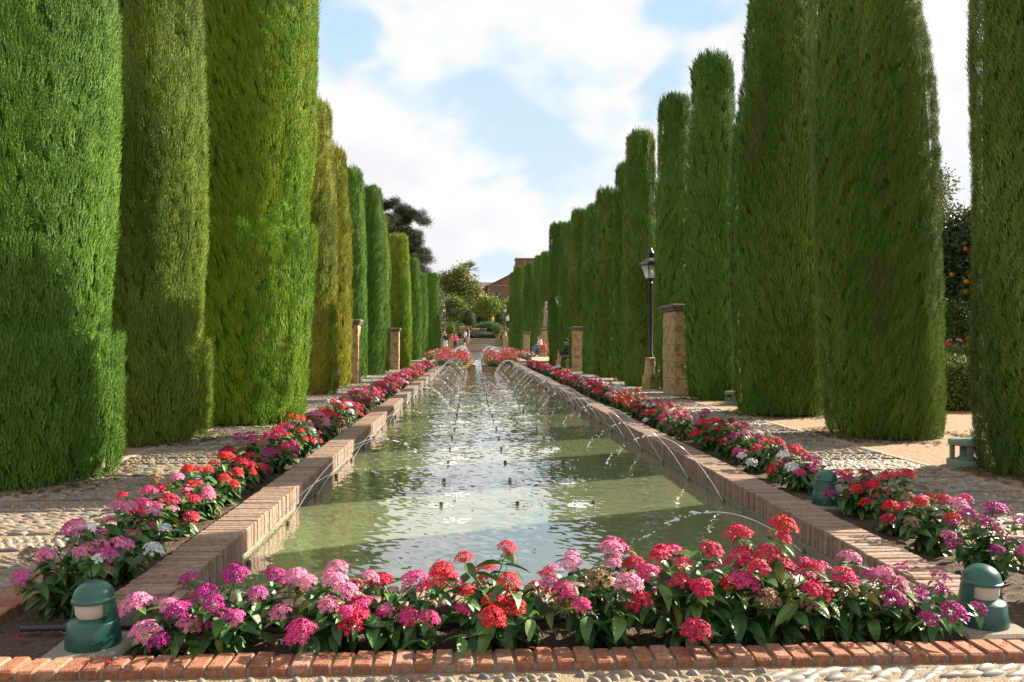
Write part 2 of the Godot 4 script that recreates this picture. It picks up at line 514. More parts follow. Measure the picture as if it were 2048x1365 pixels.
func broad_tree(called: String, label: String, at: Vector3, trunk_h: float, trunk_r: float, lobes: Array, n_per: float, sc: float, tone: Color, tip: Color, group := "") -> Node3D:
	var o := thing(called, label, "tree", at, 0.0, group)
	var g := Geo.new()
	g.tube([Vector3(0, -0.1, 0), Vector3(trunk_r * 0.4, trunk_h * 0.5, 0), Vector3(0, trunk_h, trunk_r * 0.3)], [trunk_r, trunk_r * 0.8, trunk_r * 0.65], 9)
	for lb in lobes:
		var a := Vector3(0, trunk_h * 0.85, 0)
		var b: Vector3 = lb[0]
		g.tube([a, a.lerp(b, 0.5) + Vector3.UP * 0.05 * b.length(), b], [trunk_r * 0.5, trunk_r * 0.32, trunk_r * 0.1], 6)
	put("trunk", g, M.bark, o)
	crown_of(o, lobes, M.clump, n_per, sc, tone, tip)
	return o

# a clipped bush or hedge: leaf clumps over a dark core
func hedge_box(called: String, label: String, at: Vector3, size: Vector3, sc: float, tone: Color, tip: Color, cat := "hedge", turn := 0.0) -> Node3D:
	var o := thing(called, label, cat, at, turn)
	var g := Geo.new()
	g.box(Vector3(0, size.y * 0.5 - 0.03, 0), size - Vector3(0.12, 0.08, 0.12), 0.06, Basis(), tone)
	put("inner_branches", g, M.core, o)
	var xfs := []
	var cols := []
	var h := size * 0.5
	var faces := [[Vector3(0, 1, 0), size.x * size.z], [Vector3(1, 0, 0), size.y * size.z], [Vector3(-1, 0, 0), size.y * size.z], [Vector3(0, 0, 1), size.x * size.y], [Vector3(0, 0, -1), size.x * size.y]]
	for f in faces:
		for k in int(f[1] / (0.006 * sc * sc) * 1.4):
			var p := Vector3(rng.randf_range(-h.x, h.x), rng.randf_range(-h.y, h.y), rng.randf_range(-h.z, h.z))
			for ax in 3:
				if absf(f[0][ax]) > 0.5: p[ax] = h[ax] * f[0][ax] + rng.randf_range(-0.06, 0.015)
			p.y += h.y
			p += f[0] * 0.03 * noise.get_noise_3dv(p * 40.0)
			xfs.append(Transform3D(Basis.from_euler(Vector3(rng.randf(), rng.randf(), rng.randf()) * TAU).scaled(Vector3.ONE * sc * rng.randf_range(0.8, 1.2)), p))
			cols.append(tone.lerp(tip, rng.randf()))
	swarm("foliage", M.small_clump, M.foliage, xfs, cols, o)
	return o

func shaped_bush(parent: Node, ct: Vector3, rd: Vector3, egg: float, sc: float, tone: Color, tip: Color, called := "foliage") -> void:
	var g := Geo.new()
	g.ball(ct, rd * 0.9, 14, 10, Basis(), tone)
	put("inner_branches", g, M.core, parent)
	var xfs := []
	var cols := []
	var n := int(12.5 * rd.x * rd.y / (0.006 * sc * sc) * 1.5)
	for k in n:
		var d := Vector3(rng.randfn(), rng.randfn(), rng.randfn()).normalized()
		var p := d * rd
		if d.y > 0: p *= Vector3(1.0 - egg * d.y * d.y, 1, 1.0 - egg * d.y * d.y)
		p = ct + p * rng.randf_range(0.95, 1.03)
		xfs.append(Transform3D(Basis.from_euler(Vector3(rng.randf(), rng.randf(), rng.randf()) * TAU).scaled(Vector3.ONE * sc * rng.randf_range(0.8, 1.2)), p))
		cols.append(tone.lerp(tip, rng.randf()))
	swarm(called, M.small_clump, M.foliage, xfs, cols, parent)

# ------------------------------------------------------------------ flowers
func leaf_mesh(droop: float, wd: float) -> ArrayMesh:
	# unit length along +z, upper side +y
	var g := Geo.new()
	var rows := 6
	var st := []
	for k in rows + 1:
		var t := float(k) / rows
		var w: float = wd * pow(sin(PI * pow(t, 0.72)), 0.85) * 0.5 + 0.004
		var z := sin(t * droop) / droop
		var y := (cos(t * droop) - 1.0) / droop
		var wob := sin(t * 9.0) * 0.012
		st.append([Vector3(-w, y + w * 0.38 + wob, z), Vector3(0, y, z), Vector3(w, y + w * 0.38 - wob, z)])
	for k in rows:
		var a: Array = st[k]
		var b: Array = st[k + 1]
		for s in 2:
			var vein := Color(1, 1, 1)
			g.quad(a[s], b[s], b[s + 1], a[s + 1], vein)
	return g.mesh()

func umbel_mesh(col: Color, r: float, full := true) -> ArrayMesh:
	var g := Geo.new()
	var n := 26 if full else 9
	for k in n:
		var q := sqrt((k + 0.5) / n)
		var a := k * 2.39996 + rng.randf() * 0.4
		var ct := Vector3(cos(a) * q * r, (1.0 - q * q) * r * 0.62 + rng.randf_range(-0.004, 0.004), sin(a) * q * r)
		var up := (Vector3(cos(a) * q * 1.1, 1.0, sin(a) * q * 1.1) + Vector3(rng.randf() - 0.5, 0, rng.randf() - 0.5) * 0.4).normalized()
		var x := up.cross(Vector3(0.3, 0.1, 1)).normalized()
		var y := up.cross(x)
		var t0 := rng.randf() * TAU
		var tint := rng.randf_range(0.8, 1.2)
		var cc := Color(minf(col.r * tint, 0.92), col.g * tint, col.b * tint)
		var ln := r * rng.randf_range(0.26, 0.34)
		for p in 5:
			var an := t0 + TAU * p / 5.0
			var d := x * cos(an) + y * sin(an)
			var s := x * -sin(an) + y * cos(an)
			var m := ct + d * ln * 0.55 + up * ln * 0.12
			g.tri(ct, m + s * ln * 0.30, ct + d * ln, cc)
			g.tri(ct, ct + d * ln, m - s * ln * 0.30, cc)
		var eyec := Color(minf(cc.r + 0.25, 0.9), minf(cc.g + 0.3, 0.85), minf(cc.b + 0.28, 0.85))
		g.tri(ct + up * 0.0012 + x * ln * 0.16, ct + up * 0.0022 - x * ln * 0.08 + y * ln * 0.14, ct + up * 0.0012 - x * ln * 0.08 - y * ln * 0.14, eyec)
		g.tri(ct - x * 0.0012, ct, Vector3(ct.x * 0.35, -r * 0.45, ct.z * 0.35), Color(cc.r * 0.7, cc.g * 0.8 + 0.04, cc.b * 0.7))
	return g.mesh()

var PET := {
	"red": Color(0.494, 0.0079, 0.0178), "scarlet": Color(0.514, 0.0138, 0.0138), "crimson": Color(0.475, 0.0079, 0.0544), "rose": Color(0.514, 0.0297, 0.1434), "pink": Color(0.574, 0.1582, 0.2769),
	"orchid": Color(0.455, 0.0593, 0.2176), "magenta": Color(0.307, 0.0060, 0.1434), "wine": Color(0.208, 0.0049, 0.0217), "white": Color(0.593, 0.6033, 0.5736), "faded": Color(0.198, 0.1137, 0.0544)}

# places every stem, leaf and flower head of one plant: {stems: [...], leaves: [Transform3D], heads: [[Transform3D, colour]]}
func plan_plant(hgt: float, wid: float, stems: int, colours: Array, leaf_len: float) -> Dictionary:
	var out := {"stems": [], "leaves": [], "heads": []}
	for s in stems:
		var a := TAU * s / stems * 2.4 + rng.randf() * 0.9
		var tilt := sqrt((s + 0.5) / stems)
		var foot := Vector3(cos(a), 0, sin(a)) * 0.05 * tilt
		var tipp := Vector3(cos(a) * wid * tilt, hgt * (1.0 - 0.42 * tilt * tilt) * (rng.randf_range(0.80, 1.08) if rng.randf() < 0.75 else rng.randf_range(0.45, 0.75)), sin(a) * wid * tilt)
		var mid := foot.lerp(tipp, 0.5) + Vector3(-cos(a), 0.4, -sin(a)) * 0.05
		out.stems.append([foot, mid, tipp])
		var nodes := 7
		var ph := rng.randf() * PI
		for k in nodes:
			var t := 0.10 + 0.88 * k / (nodes - 1)
			var p := foot.lerp(mid, t).lerp(mid.lerp(tipp, t), t)
			ph += PI * 0.5 + rng.randf_range(-0.3, 0.3)
			for e in 2:
				var an := ph + PI * e
				var rise := rng.randf_range(-0.55, 0.45) + (0.15 if k >= nodes - 2 else -0.1)
				var fw := Vector3(cos(an), rise, sin(an)).normalized()
				var x := Vector3.UP.cross(fw).normalized()
				var b := Basis(x, fw.cross(x), fw).rotated(fw, rng.randf_range(-0.5, 0.5))
				var ll := leaf_len * rng.randf_range(0.7, 1.15) * (0.72 if k == nodes - 1 else 1.0)
				out.leaves.append(Transform3D(b.scaled(Vector3.ONE * ll), p))
		if rng.randf() < 0.9:
			var up := ((tipp - mid).normalized() * 0.5 + Vector3.UP + Vector3(0, 0, 0.25)).normalized()
			var x := up.cross(Vector3.BACK).normalized()
			out.heads.append([Transform3D(Basis(x, up, x.cross(up)).rotated(up, rng.randf() * TAU).scaled(Vector3.ONE * rng.randf_range(0.75, 1.15)), tipp + up * 0.015), "faded" if rng.randf() < 0.07 else colours[rng.randi() % colours.size()]])
	return out

func pentas(label: String, at: Vector3, hgt: float, wid: float, stems: int, colours: Array, detail: int, group: String, leaf_len := 0.10) -> Node3D:
	var o := thing("pentas_plant", label, "flowering plant", at, 0.0, group)
	var p := plan_plant(hgt, wid, stems, colours, leaf_len)
	var sg := Geo.new()
	for s in p.stems:
		sg.tube(s, [0.0035, 0.003, 0.0022], 4, Color.WHITE, false)
	put("stems", sg, M.stem, o)
	if detail == 2:
		for l in p.leaves:
			put("leaf", M.leaf_mesh[rng.randi() % 4], M.leaf[4] if rng.randf() < 0.02 else M.leaf[rng.randi() % 4], o, l)
		for hd in p.heads:
			put("flower_head", M.umbel[hd[1]][rng.randi() % 3], M.petal, o, hd[0])
	else:
		var xl := []
		var cl := []
		for l in p.leaves:
			xl.append(l)
			var k := rng.randf_range(0.7, 1.35)
			cl.append(Color(0.055 * k * rng.randf_range(0.8, 1.4), 0.125 * k, 0.026 * k))
		swarm("leaves", M.leaf_mesh[rng.randi() % 4], M.foliage, xl, cl, o, "stuff")
		if detail == 1:
			for hd in p.heads:
				put("flower_head", M.umbel[hd[1]][rng.randi() % 3], M.petal, o, hd[0])
		else:
			var by := {}
			for hd in p.heads:
				if not by.has(hd[1]): by[hd[1]] = []
				by[hd[1]].append(hd[0])
			for cname in by:
				var w := []
				w.resize(by[cname].size())
				w.fill(Color.WHITE)
				swarm("flower_heads", M.umbel[cname][0], M.petal, by[cname], w, o, "stuff")
	return o

# ------------------------------------------------------------------ people
func smooth_body(g: Geo, bones: Array, cell: float, k: float, grow: float, col: Color) -> void:
	var lo := Vector3.ONE * 1e9
	var hi := -lo
	for b in bones:
		var m: float = maxf(b[2], b[3]) + grow + cell * 2.0
		for p in [b[0], b[1]]:
			lo = lo.min(p - Vector3.ONE * m); hi = hi.max(p + Vector3.ONE * m)
	var nx := int((hi.x - lo.x) / cell) + 2
	var ny := int((hi.y - lo.y) / cell) + 2
	var nz := int((hi.z - lo.z) / cell) + 2
	var f := PackedFloat32Array()
	f.resize(nx * ny * nz)
	f.fill(1.0)
	for b in bones:
		var a: Vector3 = b[0]
		var ab: Vector3 = b[1] - a
		var l2 := maxf(ab.length_squared(), 1e-8)
		var m: float = maxf(b[2], b[3]) + grow + k + cell * 2.0
		var s: Vector3 = ((a.min(b[1]) - Vector3.ONE * m - lo) / cell).floor().max(Vector3.ZERO)
		var e: Vector3 = ((a.max(b[1]) + Vector3.ONE * m - lo) / cell).ceil()
		for z in range(int(s.z), mini(int(e.z) + 1, nz)):
			for y in range(int(s.y), mini(int(e.y) + 1, ny)):
				for x in range(int(s.x), mini(int(e.x) + 1, nx)):
					var p := lo + Vector3(x, y, z) * cell
					var t := clampf((p - a).dot(ab) / l2, 0.0, 1.0)
					var d := p.distance_to(a + ab * t) - lerpf(b[2], b[3], t) - grow
					var id := (z * ny + y) * nx + x
					var h := clampf(0.5 + 0.5 * (f[id] - d) / k, 0.0, 1.0)
					f[id] = lerpf(f[id], d, h) - k * h * (1.0 - h)
	var vid := {}
	for z in nz - 1:
		for y in ny - 1:
			for x in nx - 1:
				var sum := Vector3.ZERO
				var cnt := 0
				var id := (z * ny + y) * nx + x
				var cor := [f[id], f[id + 1], f[id + nx], f[id + nx + 1], f[id + nx * ny], f[id + nx * ny + 1], f[id + nx * ny + nx], f[id + nx * ny + nx + 1]]
				var neg := 0
				for q in cor: neg += 1 if q < 0.0 else 0
				if neg == 0 or neg == 8: continue
				for ed in [[0, 1], [2, 3], [4, 5], [6, 7], [0, 2], [1, 3], [4, 6], [5, 7], [0, 4], [1, 5], [2, 6], [3, 7]]:
					var da: float = cor[ed[0]]
					var db: float = cor[ed[1]]
					if (da < 0.0) != (db < 0.0):
						var t := da / (da - db)
						var pa := Vector3(ed[0] & 1, (ed[0] >> 1) & 1, ed[0] >> 2)
						var pb := Vector3(ed[1] & 1, (ed[1] >> 1) & 1, ed[1] >> 2)
						sum += pa.lerp(pb, t)
						cnt += 1
				var nn := Vector3(cor[1] + cor[3] + cor[5] + cor[7] - cor[0] - cor[2] - cor[4] - cor[6], cor[2] + cor[3] + cor[6] + cor[7] - cor[0] - cor[1] - cor[4] - cor[5], cor[4] + cor[5] + cor[6] + cor[7] - cor[0] - cor[1] - cor[2] - cor[3]).normalized()
				vid[id] = g.vert(lo + (Vector3(x, y, z) + sum / cnt) * cell, nn, col)
	for z in range(1, nz - 1):
		for y in range(1, ny - 1):
			for x in range(1, nx - 1):
				var id := (z * ny + y) * nx + x
				var a := f[id] < 0.0
				for ax in 3:
					var st: int = [1, nx, nx * ny][ax]
					var u: int = [nx, nx * ny, 1][ax]
					var w: int = [nx * ny, 1, nx][ax]
					var b := f[id + st] < 0.0
					if a == b: continue
					var q0: int = vid.get(id - u - w, -1)
					var q1: int = vid.get(id - w, -1)
					var q2: int = vid.get(id, -1)
					var q3: int = vid.get(id - u, -1)
					if q0 < 0 or q1 < 0 or q2 < 0 or q3 < 0: continue
					if a: g.i.append_array([q0, q2, q1, q0, q3, q2])
					else: g.i.append_array([q0, q1, q2, q0, q2, q3])

# joints in metres for a figure 1.70 tall facing +z, feet on y = 0
func joints(over := {}) -> Dictionary:
	var j := {"hip": Vector3(0, 0.93, 0), "waist": Vector3(0, 1.08, 0), "chest": Vector3(0, 1.30, 0), "neck": Vector3(0, 1.44, 0), "head": Vector3(0, 1.58, 0.015),
		"shl": Vector3(0.17, 1.38, 0), "ell": Vector3(0.23, 1.11, -0.03), "hal": Vector3(0.24, 0.86, 0.06), "shr": Vector3(-0.17, 1.38, 0), "elr": Vector3(-0.23, 1.11, -0.03), "har": Vector3(-0.24, 0.86, 0.06),
		"hpl": Vector3(0.09, 0.90, 0), "knl": Vector3(0.10, 0.49, 0.02), "anl": Vector3(0.11, 0.08, -0.01), "hpr": Vector3(-0.09, 0.90, 0), "knr": Vector3(-0.10, 0.49, 0.02), "anr": Vector3(-0.11, 0.08, -0.01)}
	for k in over: j[k] = over[k]
	return j

# wear: {skin, hair, top, bottom, shoes colours; sleeve: 0 none 1 short 2 long; leg: 0 shorts 1 trousers; hair_long; cap}
func person(label: String, at: Vector3, turn: float, scale: float, over: Dictionary, wear: Dictionary) -> Node3D:
	var o := thing("person", label, "person", at, turn)
	o.scale = Vector3.ONE * scale
	var j := joints(over)
	var look: Vector3 = wear.get("look", Vector3(0, 0, 1))
	var cell := 0.03
	var g := Geo.new()
	var torso := [[j.hip, j.waist, 0.125, 0.11], [j.waist, j.chest, 0.11, 0.125], [j.chest, j.neck, 0.12, 0.06], [j.shl, j.shr, 0.06, 0.06]]
	var arms := []
	var legs := []
	for s in ["l", "r"]:
		arms.append_array([[j["sh" + s], j["el" + s], 0.052, 0.04], [j["el" + s], j["ha" + s], 0.040, 0.028]])
		legs.append_array([[j["hp" + s], j["kn" + s], 0.088, 0.056], [j["kn" + s], j["kn" + s].lerp(j["an" + s], 0.35), 0.054, 0.056], [j["kn" + s].lerp(j["an" + s], 0.35), j["an" + s], 0.056, 0.036]])
	var bones := torso + arms + legs + [[j.neck, j.head, 0.05, 0.055], [j.head, j.head + Vector3(0, 0.07, -0.01), 0.082, 0.085], [j.head + look * 0.02 - Vector3(0, 0.05, 0), j.head, 0.055, 0.075]]
	smooth_body(g, bones, cell, 0.035, 0.0, wear.skin)
	var side := look.cross(Vector3.UP).normalized()
	var fc: Vector3 = j.head + look * 0.083
	g.ball(fc + Vector3(0, -0.01, 0) + look * 0.006, Vector3(0.013, 0.024, 0.02), 6, 4, Basis(), wear.skin)
	for s in [-1.0, 1.0]:
		g.ball(fc + side * 0.032 * s + Vector3(0, 0.02, 0) - look * 0.006, Vector3(0.011, 0.008, 0.008), 6, 4, Basis(), Color(0.03, 0.02, 0.02))
		g.ball(j.head + side * 0.083 * s, Vector3(0.012, 0.03, 0.02), 6, 4, Basis(), wear.skin)
	g.ball(fc + Vector3(0, -0.05, 0) - look * 0.012, Vector3(0.022, 0.006, 0.008), 6, 4, Basis(), Color(0.35, 0.10, 0.09))
	for s in ["l", "r"]:
		var ha: Vector3 = j["ha" + s]
		var d: Vector3 = (ha - j["el" + s]).normalized()
		var x := d.cross(Vector3(0, 0, 1) if absf(d.z) < 0.8 else Vector3.UP).normalized()
		var y := d.cross(x)
		g.ball(ha + d * 0.045, Vector3(0.036, 0.05, 0.018), 8, 5, Basis(x, d, y), wear.skin)
		for k in 4:
			var b0 := ha + d * 0.085 + x * (k - 1.5) * 0.018
			var ll: float = [0.06, 0.07, 0.066, 0.05][k]
			g.tube([b0, b0 + d * ll * 0.5 + y * 0.006, b0 + d * ll * 0.9 + y * 0.024], [0.0088, 0.0082, 0.0065], 5, wear.skin)
		g.tube([ha + d * 0.02 + x * 0.03, ha + d * 0.055 + x * 0.052 + y * 0.01, ha + d * 0.085 + x * 0.055 + y * 0.02], [0.011, 0.0095, 0.0075], 5, wear.skin)
	put("body", g, M.skin, o)
	var top := Geo.new()
	var tb := torso.duplicate()
	for s in ["l", "r"]:
		if wear.sleeve > 0: tb.append([j["sh" + s], j["el" + s] if wear.sleeve == 2 else j["sh" + s].lerp(j["el" + s], 0.55), 0.054, 0.046])
		if wear.sleeve == 2: tb.append([j["el" + s], j["ha" + s].lerp(j["el" + s], 0.08), 0.043, 0.034])
	tb[2] = [j.chest, j.chest.lerp(j.neck, 0.6), 0.12, 0.075]
	smooth_body(top, tb, cell, 0.03, 0.014, wear.top)
	put("top", top, M.cloth, o)
	var bot := Geo.new()
	var bb := [[j.hip, j.hip.lerp(j.waist, 0.35), 0.128, 0.118]]
	for s in ["l", "r"]:
		if wear.leg == 1: bb.append_array([[j["hp" + s], j["kn" + s], 0.092, 0.064], [j["kn" + s], j["an" + s], 0.062, 0.05]])
		else: bb.append([j["hp" + s], j["hp" + s].lerp(j["kn" + s], 0.78), 0.096, 0.08])
	smooth_body(bot, bb, cell, 0.03, 0.014, wear.bottom)
	put("trousers" if wear.leg == 1 else "shorts", bot, M.cloth, o)
	for s in ["l", "r"]:
		var sh := Geo.new()
		var an: Vector3 = j["an" + s]
		var toe: Vector3 = wear.get("toe", Vector3(0, 0, 1))
		smooth_body(sh, [[an + Vector3(0, -0.03, 0), an - toe * 0.03 + Vector3(0, -0.045, 0), 0.045, 0.034], [an + Vector3(0, -0.045, 0), an + toe * 0.13 + Vector3(0, -0.05, 0), 0.038, 0.03]], 0.018, 0.03, 0.0, wear.shoes)
		put("shoe", sh, M.cloth, o)
		if wear.has("socks"):
			var sk := Geo.new()
			sk.tube([an + Vector3(0, -0.02, 0), an.lerp(j["kn" + s], 0.28)], [0.046, 0.05], 10, wear.socks)
			put("sock", sk, M.cloth, o)
	var hr := Geo.new()
	var hb := [[j.head + Vector3(0, 0.06, 0) - look * 0.03, j.head + Vector3(0, 0.085, 0) + look * 0.01, 0.085, 0.08], [j.head - look * 0.045, j.head - look * 0.05 + Vector3(0, -0.06, 0), 0.07, 0.05]]
	if wear.get("hair_long", false): hb.append([j.head - look * 0.06, j.neck - look * 0.09 + Vector3(0, -0.08, 0), 0.07, 0.045])
	smooth_body(hr, hb, 0.018, 0.03, 0.006, wear.hair)
	put("cap" if wear.get("cap", false) else "hair", hr, M.cloth, o)
	return o

# ------------------------------------------------------------------ setting
func sheet(g: Geo, x0: float, x1: float, z0: float, z1: float, y: float, cell := 0.0, amp := 0.0) -> void:
	var nx := 1 if cell <= 0.0 else maxi(1, int((x1 - x0) / cell))
	var nz := 1 if cell <= 0.0 else maxi(1, int((z1 - z0) / cell))
	var st := g.v.size()
	for a in nz + 1:
		for b in nx + 1:
			var p := Vector3(lerpf(x0, x1, float(b) / nx), y, lerpf(z0, z1, float(a) / nz))
			var nn := Vector3.UP
			if amp > 0.0:
				var h0 := noise.get_noise_2d(p.x * 130.0, p.z * 130.0) + 0.6 * noise.get_noise_2d(p.x * 420.0, p.z * 420.0)
				var hx := noise.get_noise_2d(p.x * 130.0 + 1.3, p.z * 130.0) + 0.6 * noise.get_noise_2d(p.x * 420.0 + 4.2, p.z * 420.0)
				var hz := noise.get_noise_2d(p.x * 130.0, p.z * 130.0 + 1.3) + 0.6 * noise.get_noise_2d(p.x * 420.0, p.z * 420.0 + 4.2)
				p.y += h0 * amp
				nn = Vector3((h0 - hx) * amp / 0.01, 1, (h0 - hz) * amp / 0.01).normalized()
			g.vert(p, nn)
	for a in nz:
		for b in nx:
			var k := st + a * (nx + 1) + b
			g.i.append_array([k, k + 1, k + nx + 1, k + 1, k + nx + 2, k + nx + 1])

func brick_mesh(size: Vector3, k: int) -> ArrayMesh:
	var g := Geo.new()
	g.box(Vector3.ZERO, size * Vector3(1, 1, 1 - 0.03 * (k % 2)), 0.004 + 0.0015 * (k % 3))
	return g.mesh()

const XL := -1.47
const XLI := -1.24
const XRI := 1.93
const XR := 2.17
const COP := 0.06
const ZF := -3.28
const ZE := -34.4
const WATER := -0.095

func build_ground() -> void:
	var g := Geo.new()
	sheet(g, -400, -3.28, -36, 60, 0.0)
	sheet(g, 4.08, 400, -36, 60, 0.0)
	struct("ground", g, M.sand, "sandy orange earth under and behind the cypress rows")
	var e := Geo.new()
	e.box(Vector3(-3.24, -0.05, -19.4), Vector3(0.08, 0.112, 33.2), 0.006)
	e.box(Vector3(4.04, -0.05, -19.4), Vector3(0.08, 0.112, 33.2), 0.006)
	struct("path_edge", e, M.stone_pale, "pale stone edging strips along the outer sides of the pebble paths")
	# the upper level beyond the long pool
	var u := Geo.new()
	sheet(u, -400, -3.25, -78, -36.004, 0.222)
	sheet(u, 4.05, 400, -78, -36.004, 0.222)
	struct("upper_ground", u, M.sand, "sandy earth of the next level up beyond the long pool")
	var up := Geo.new()
	for sx in [[-3.25, XL], [XR, 4.05]]:
		sheet(up, sx[0], sx[1], -78, -36.86, 0.226)
		for k in 2:
			var y := 0.11 * (k + 1)
			up.box(Vector3((sx[0] + sx[1]) * 0.5, y - 0.16, -36.22 - 0.42 * k), Vector3(sx[1] - sx[0], 0.32, 0.43), 0.012)
	struct("upper_path", up, M.stone_pale, "pale stone path with two low steps up to the next level")
	# path sheet
	var p := Geo.new()
	sheet(p, -3.28, 4.08, -2.74, 30, 0.0)
	sheet(p, -3.2, -2.05, -36, -2.74, 0.0)
	sheet(p, 2.7, 4.0, -36, -2.74, 0.0)
	var path := struct("path", p, M.bed_mortar, "path of river pebbles set on edge in sandy mortar in alternating bands")
	build_pebbles(path)
	var s := Geo.new()
	sheet(s, -1.87, 2.7, -3.29, -2.862, -0.03, 0.025, 0.011)
	sheet(s, -1.87, XL, -9.0, -3.29, -0.03, 0.03, 0.011)
	sheet(s, XR, 2.7, -9.0, -3.29, -0.03, 0.03, 0.011)
	sheet(s, -2.05, XL, -34.6, -9.0, -0.03)
	sheet(s, XR, 2.7, -34.6, -9.0, -0.03)
	struct("bed_soil", s, M.soil, "dark crumbly soil of the flower beds around the pool")

func build_pebbles(path: Node3D) -> void:
	var meshes := []
	for k in 4:
		var g := Geo.new()
		g.ball(Vector3.ZERO, Vector3(0.5, 0.5, 0.5), 8, 5)
		for q in g.v.size():
			var d := g.v[q]
			g.v[q] = d * (1.0 + 0.16 * noise.get_noise_3dv(d * 70.0 + Vector3.ONE * k * 33.0))
			if absf(g.v[q].x) > 0.33: g.v[q].z *= 0.86
		meshes.append(g.mesh())
	var tones := [Color(0.52, 0.41, 0.29), Color(0.47, 0.36, 0.25), Color(0.55, 0.45, 0.34), Color(0.42, 0.33, 0.25), Color(0.36, 0.31, 0.27), Color(0.50, 0.34, 0.24), Color(0.58, 0.50, 0.39), Color(0.25, 0.24, 0.25), Color(0.44, 0.37, 0.33)]
	var all := []   # [distance, transform, tone, mesh]
	var regions := [[-3.19, -2.06, -30.0, -2.75, 0], [2.71, 3.99, -30.0, -2.75, 0], [-2.6, 3.2, -2.72, -1.8, 1]]
	for r in regions:
		var z: float = r[3]
		var band := 0
		while z > r[2]:
			var kind := band % 2
			var far := -z > 14.0
			var deep: float = (0.62 if kind == 0 else 0.34) if r[4] == 0 else 0.95
			var zend := maxf(z - deep, r[2])
			# a line of long stones parts the bands
			var x: float = r[0]
			if r[4] == 0:
				while x < r[1]:
					var l := rng.randf_range(0.09, 0.15)
					all.append([0.0, Vector3(minf(x + l * 0.5, r[1] - 0.03), 0.004, z - 0.014), rng.randf_range(-0.05, 0.05), Vector3(l, 0.034, 0.026), kind])
					x += l + 0.006
			var px := 0.076 if kind == 0 else 0.053
			var pz := 0.029 if kind == 0 else 0.041
			if far: px *= 1.2; pz *= 1.2
			var zz := z - 0.05
			var row := 0
			while zz > zend + 0.01:
				var xx: float = r[0] + 0.03 + (px * 0.5 if row % 2 else 0.0)
				while xx < r[1] - 0.03:
					var k2 := kind
					if r[4] == 1: k2 = 0 if xx + 0.25 * noise.get_noise_2d(xx * 20.0, zz * 20.0) > 0.75 - (zz + 2.3) * 0.8 else 1
					var ang := (0.42 if k2 == 0 else -0.75) * (1.0 if band % 4 < 2 else -1.0) + rng.randf_range(-0.22, 0.22)
					if r[4] == 1: ang = (0.5 if k2 == 0 else -0.7) + rng.randf_range(-0.25, 0.25)
					var sz := Vector3(rng.randf_range(0.062, 0.086), rng.randf_range(0.038, 0.052), rng.randf_range(0.017, 0.027)) if k2 == 0 else Vector3(rng.randf_range(0.036, 0.055), rng.randf_range(0.044, 0.058), rng.randf_range(0.022, 0.032))
					if far: sz *= 1.2
					if r[4] == 1 and k2 == 1: sz *= 1.05
					if r[4] == 1 and k2 == 0: sz = Vector3(rng.randf_range(0.10, 0.14), rng.randf_range(0.040, 0.055), rng.randf_range(0.030, 0.042))
					if not (k2 == 1 and rng.randf() < 0.06) and not (r[4] == 1 and k2 == 0 and rng.randf() < 0.12):
						all.append([0.0, Vector3(xx + rng.randf_range(-0.008, 0.008), rng.randf_range(-0.018, -0.006), zz + rng.randf_range(-0.006, 0.006)), ang, sz, k2])
					xx += px
				zz -= pz
				row += 1
			z = zend - 0.03
			band += 1
	var singles := []
	var rest := [[], [], [], []]
	var cols := [[], [], [], []]
	for a in all:
		var pos: Vector3 = a[1]
		var bs := Basis(Vector3.UP, a[2]) * Basis(Vector3.RIGHT, rng.randf_range(-0.35, 0.35))
		var xf := Transform3D(bs * Basis.from_scale(a[3]), pos)
		# what the camera sees largest: the stones along the kerb
		if pos.z < -2.1 and pos.z > -2.74 and pos.x > -1.75 and pos.x < 2.15 and singles.size() < 5000:
			singles.append([pos.distance_to(Vector3(0.2, 0, -2.74)) + absf(pos.z + 2.74) * 6.0, xf])
			continue
		var k := rng.randi() % 4
		rest[k].append(xf)
		var tn: Color = tones[rng.randi() % tones.size()]
		cols[k].append(tn * rng.randf_range(0.38, 0.60))
	singles.sort_custom(func(p, q): return p[0] < q[0])
	var mats := []
	for t in tones:
		var m: StandardMaterial3D = M.pebble.duplicate()
		m.vertex_color_use_as_albedo = false
		m.albedo_color = srgb(t.r * 0.48, t.g * 0.48, t.b * 0.48)
		mats.append(m)
	for k in singles.size():
		if k < 300:
			put("pebble", meshes[rng.randi() % 4], mats[rng.randi() % mats.size()], path, singles[k][1])
		else:
			rest[k % 4].append(singles[k][1])
			cols[k % 4].append(tones[rng.randi() % tones.size()] * rng.randf_range(0.38, 0.60))
	for k in 4:
		swarm("pebbles", meshes[k], M.pebble, rest[k], cols[k], path, "stuff")

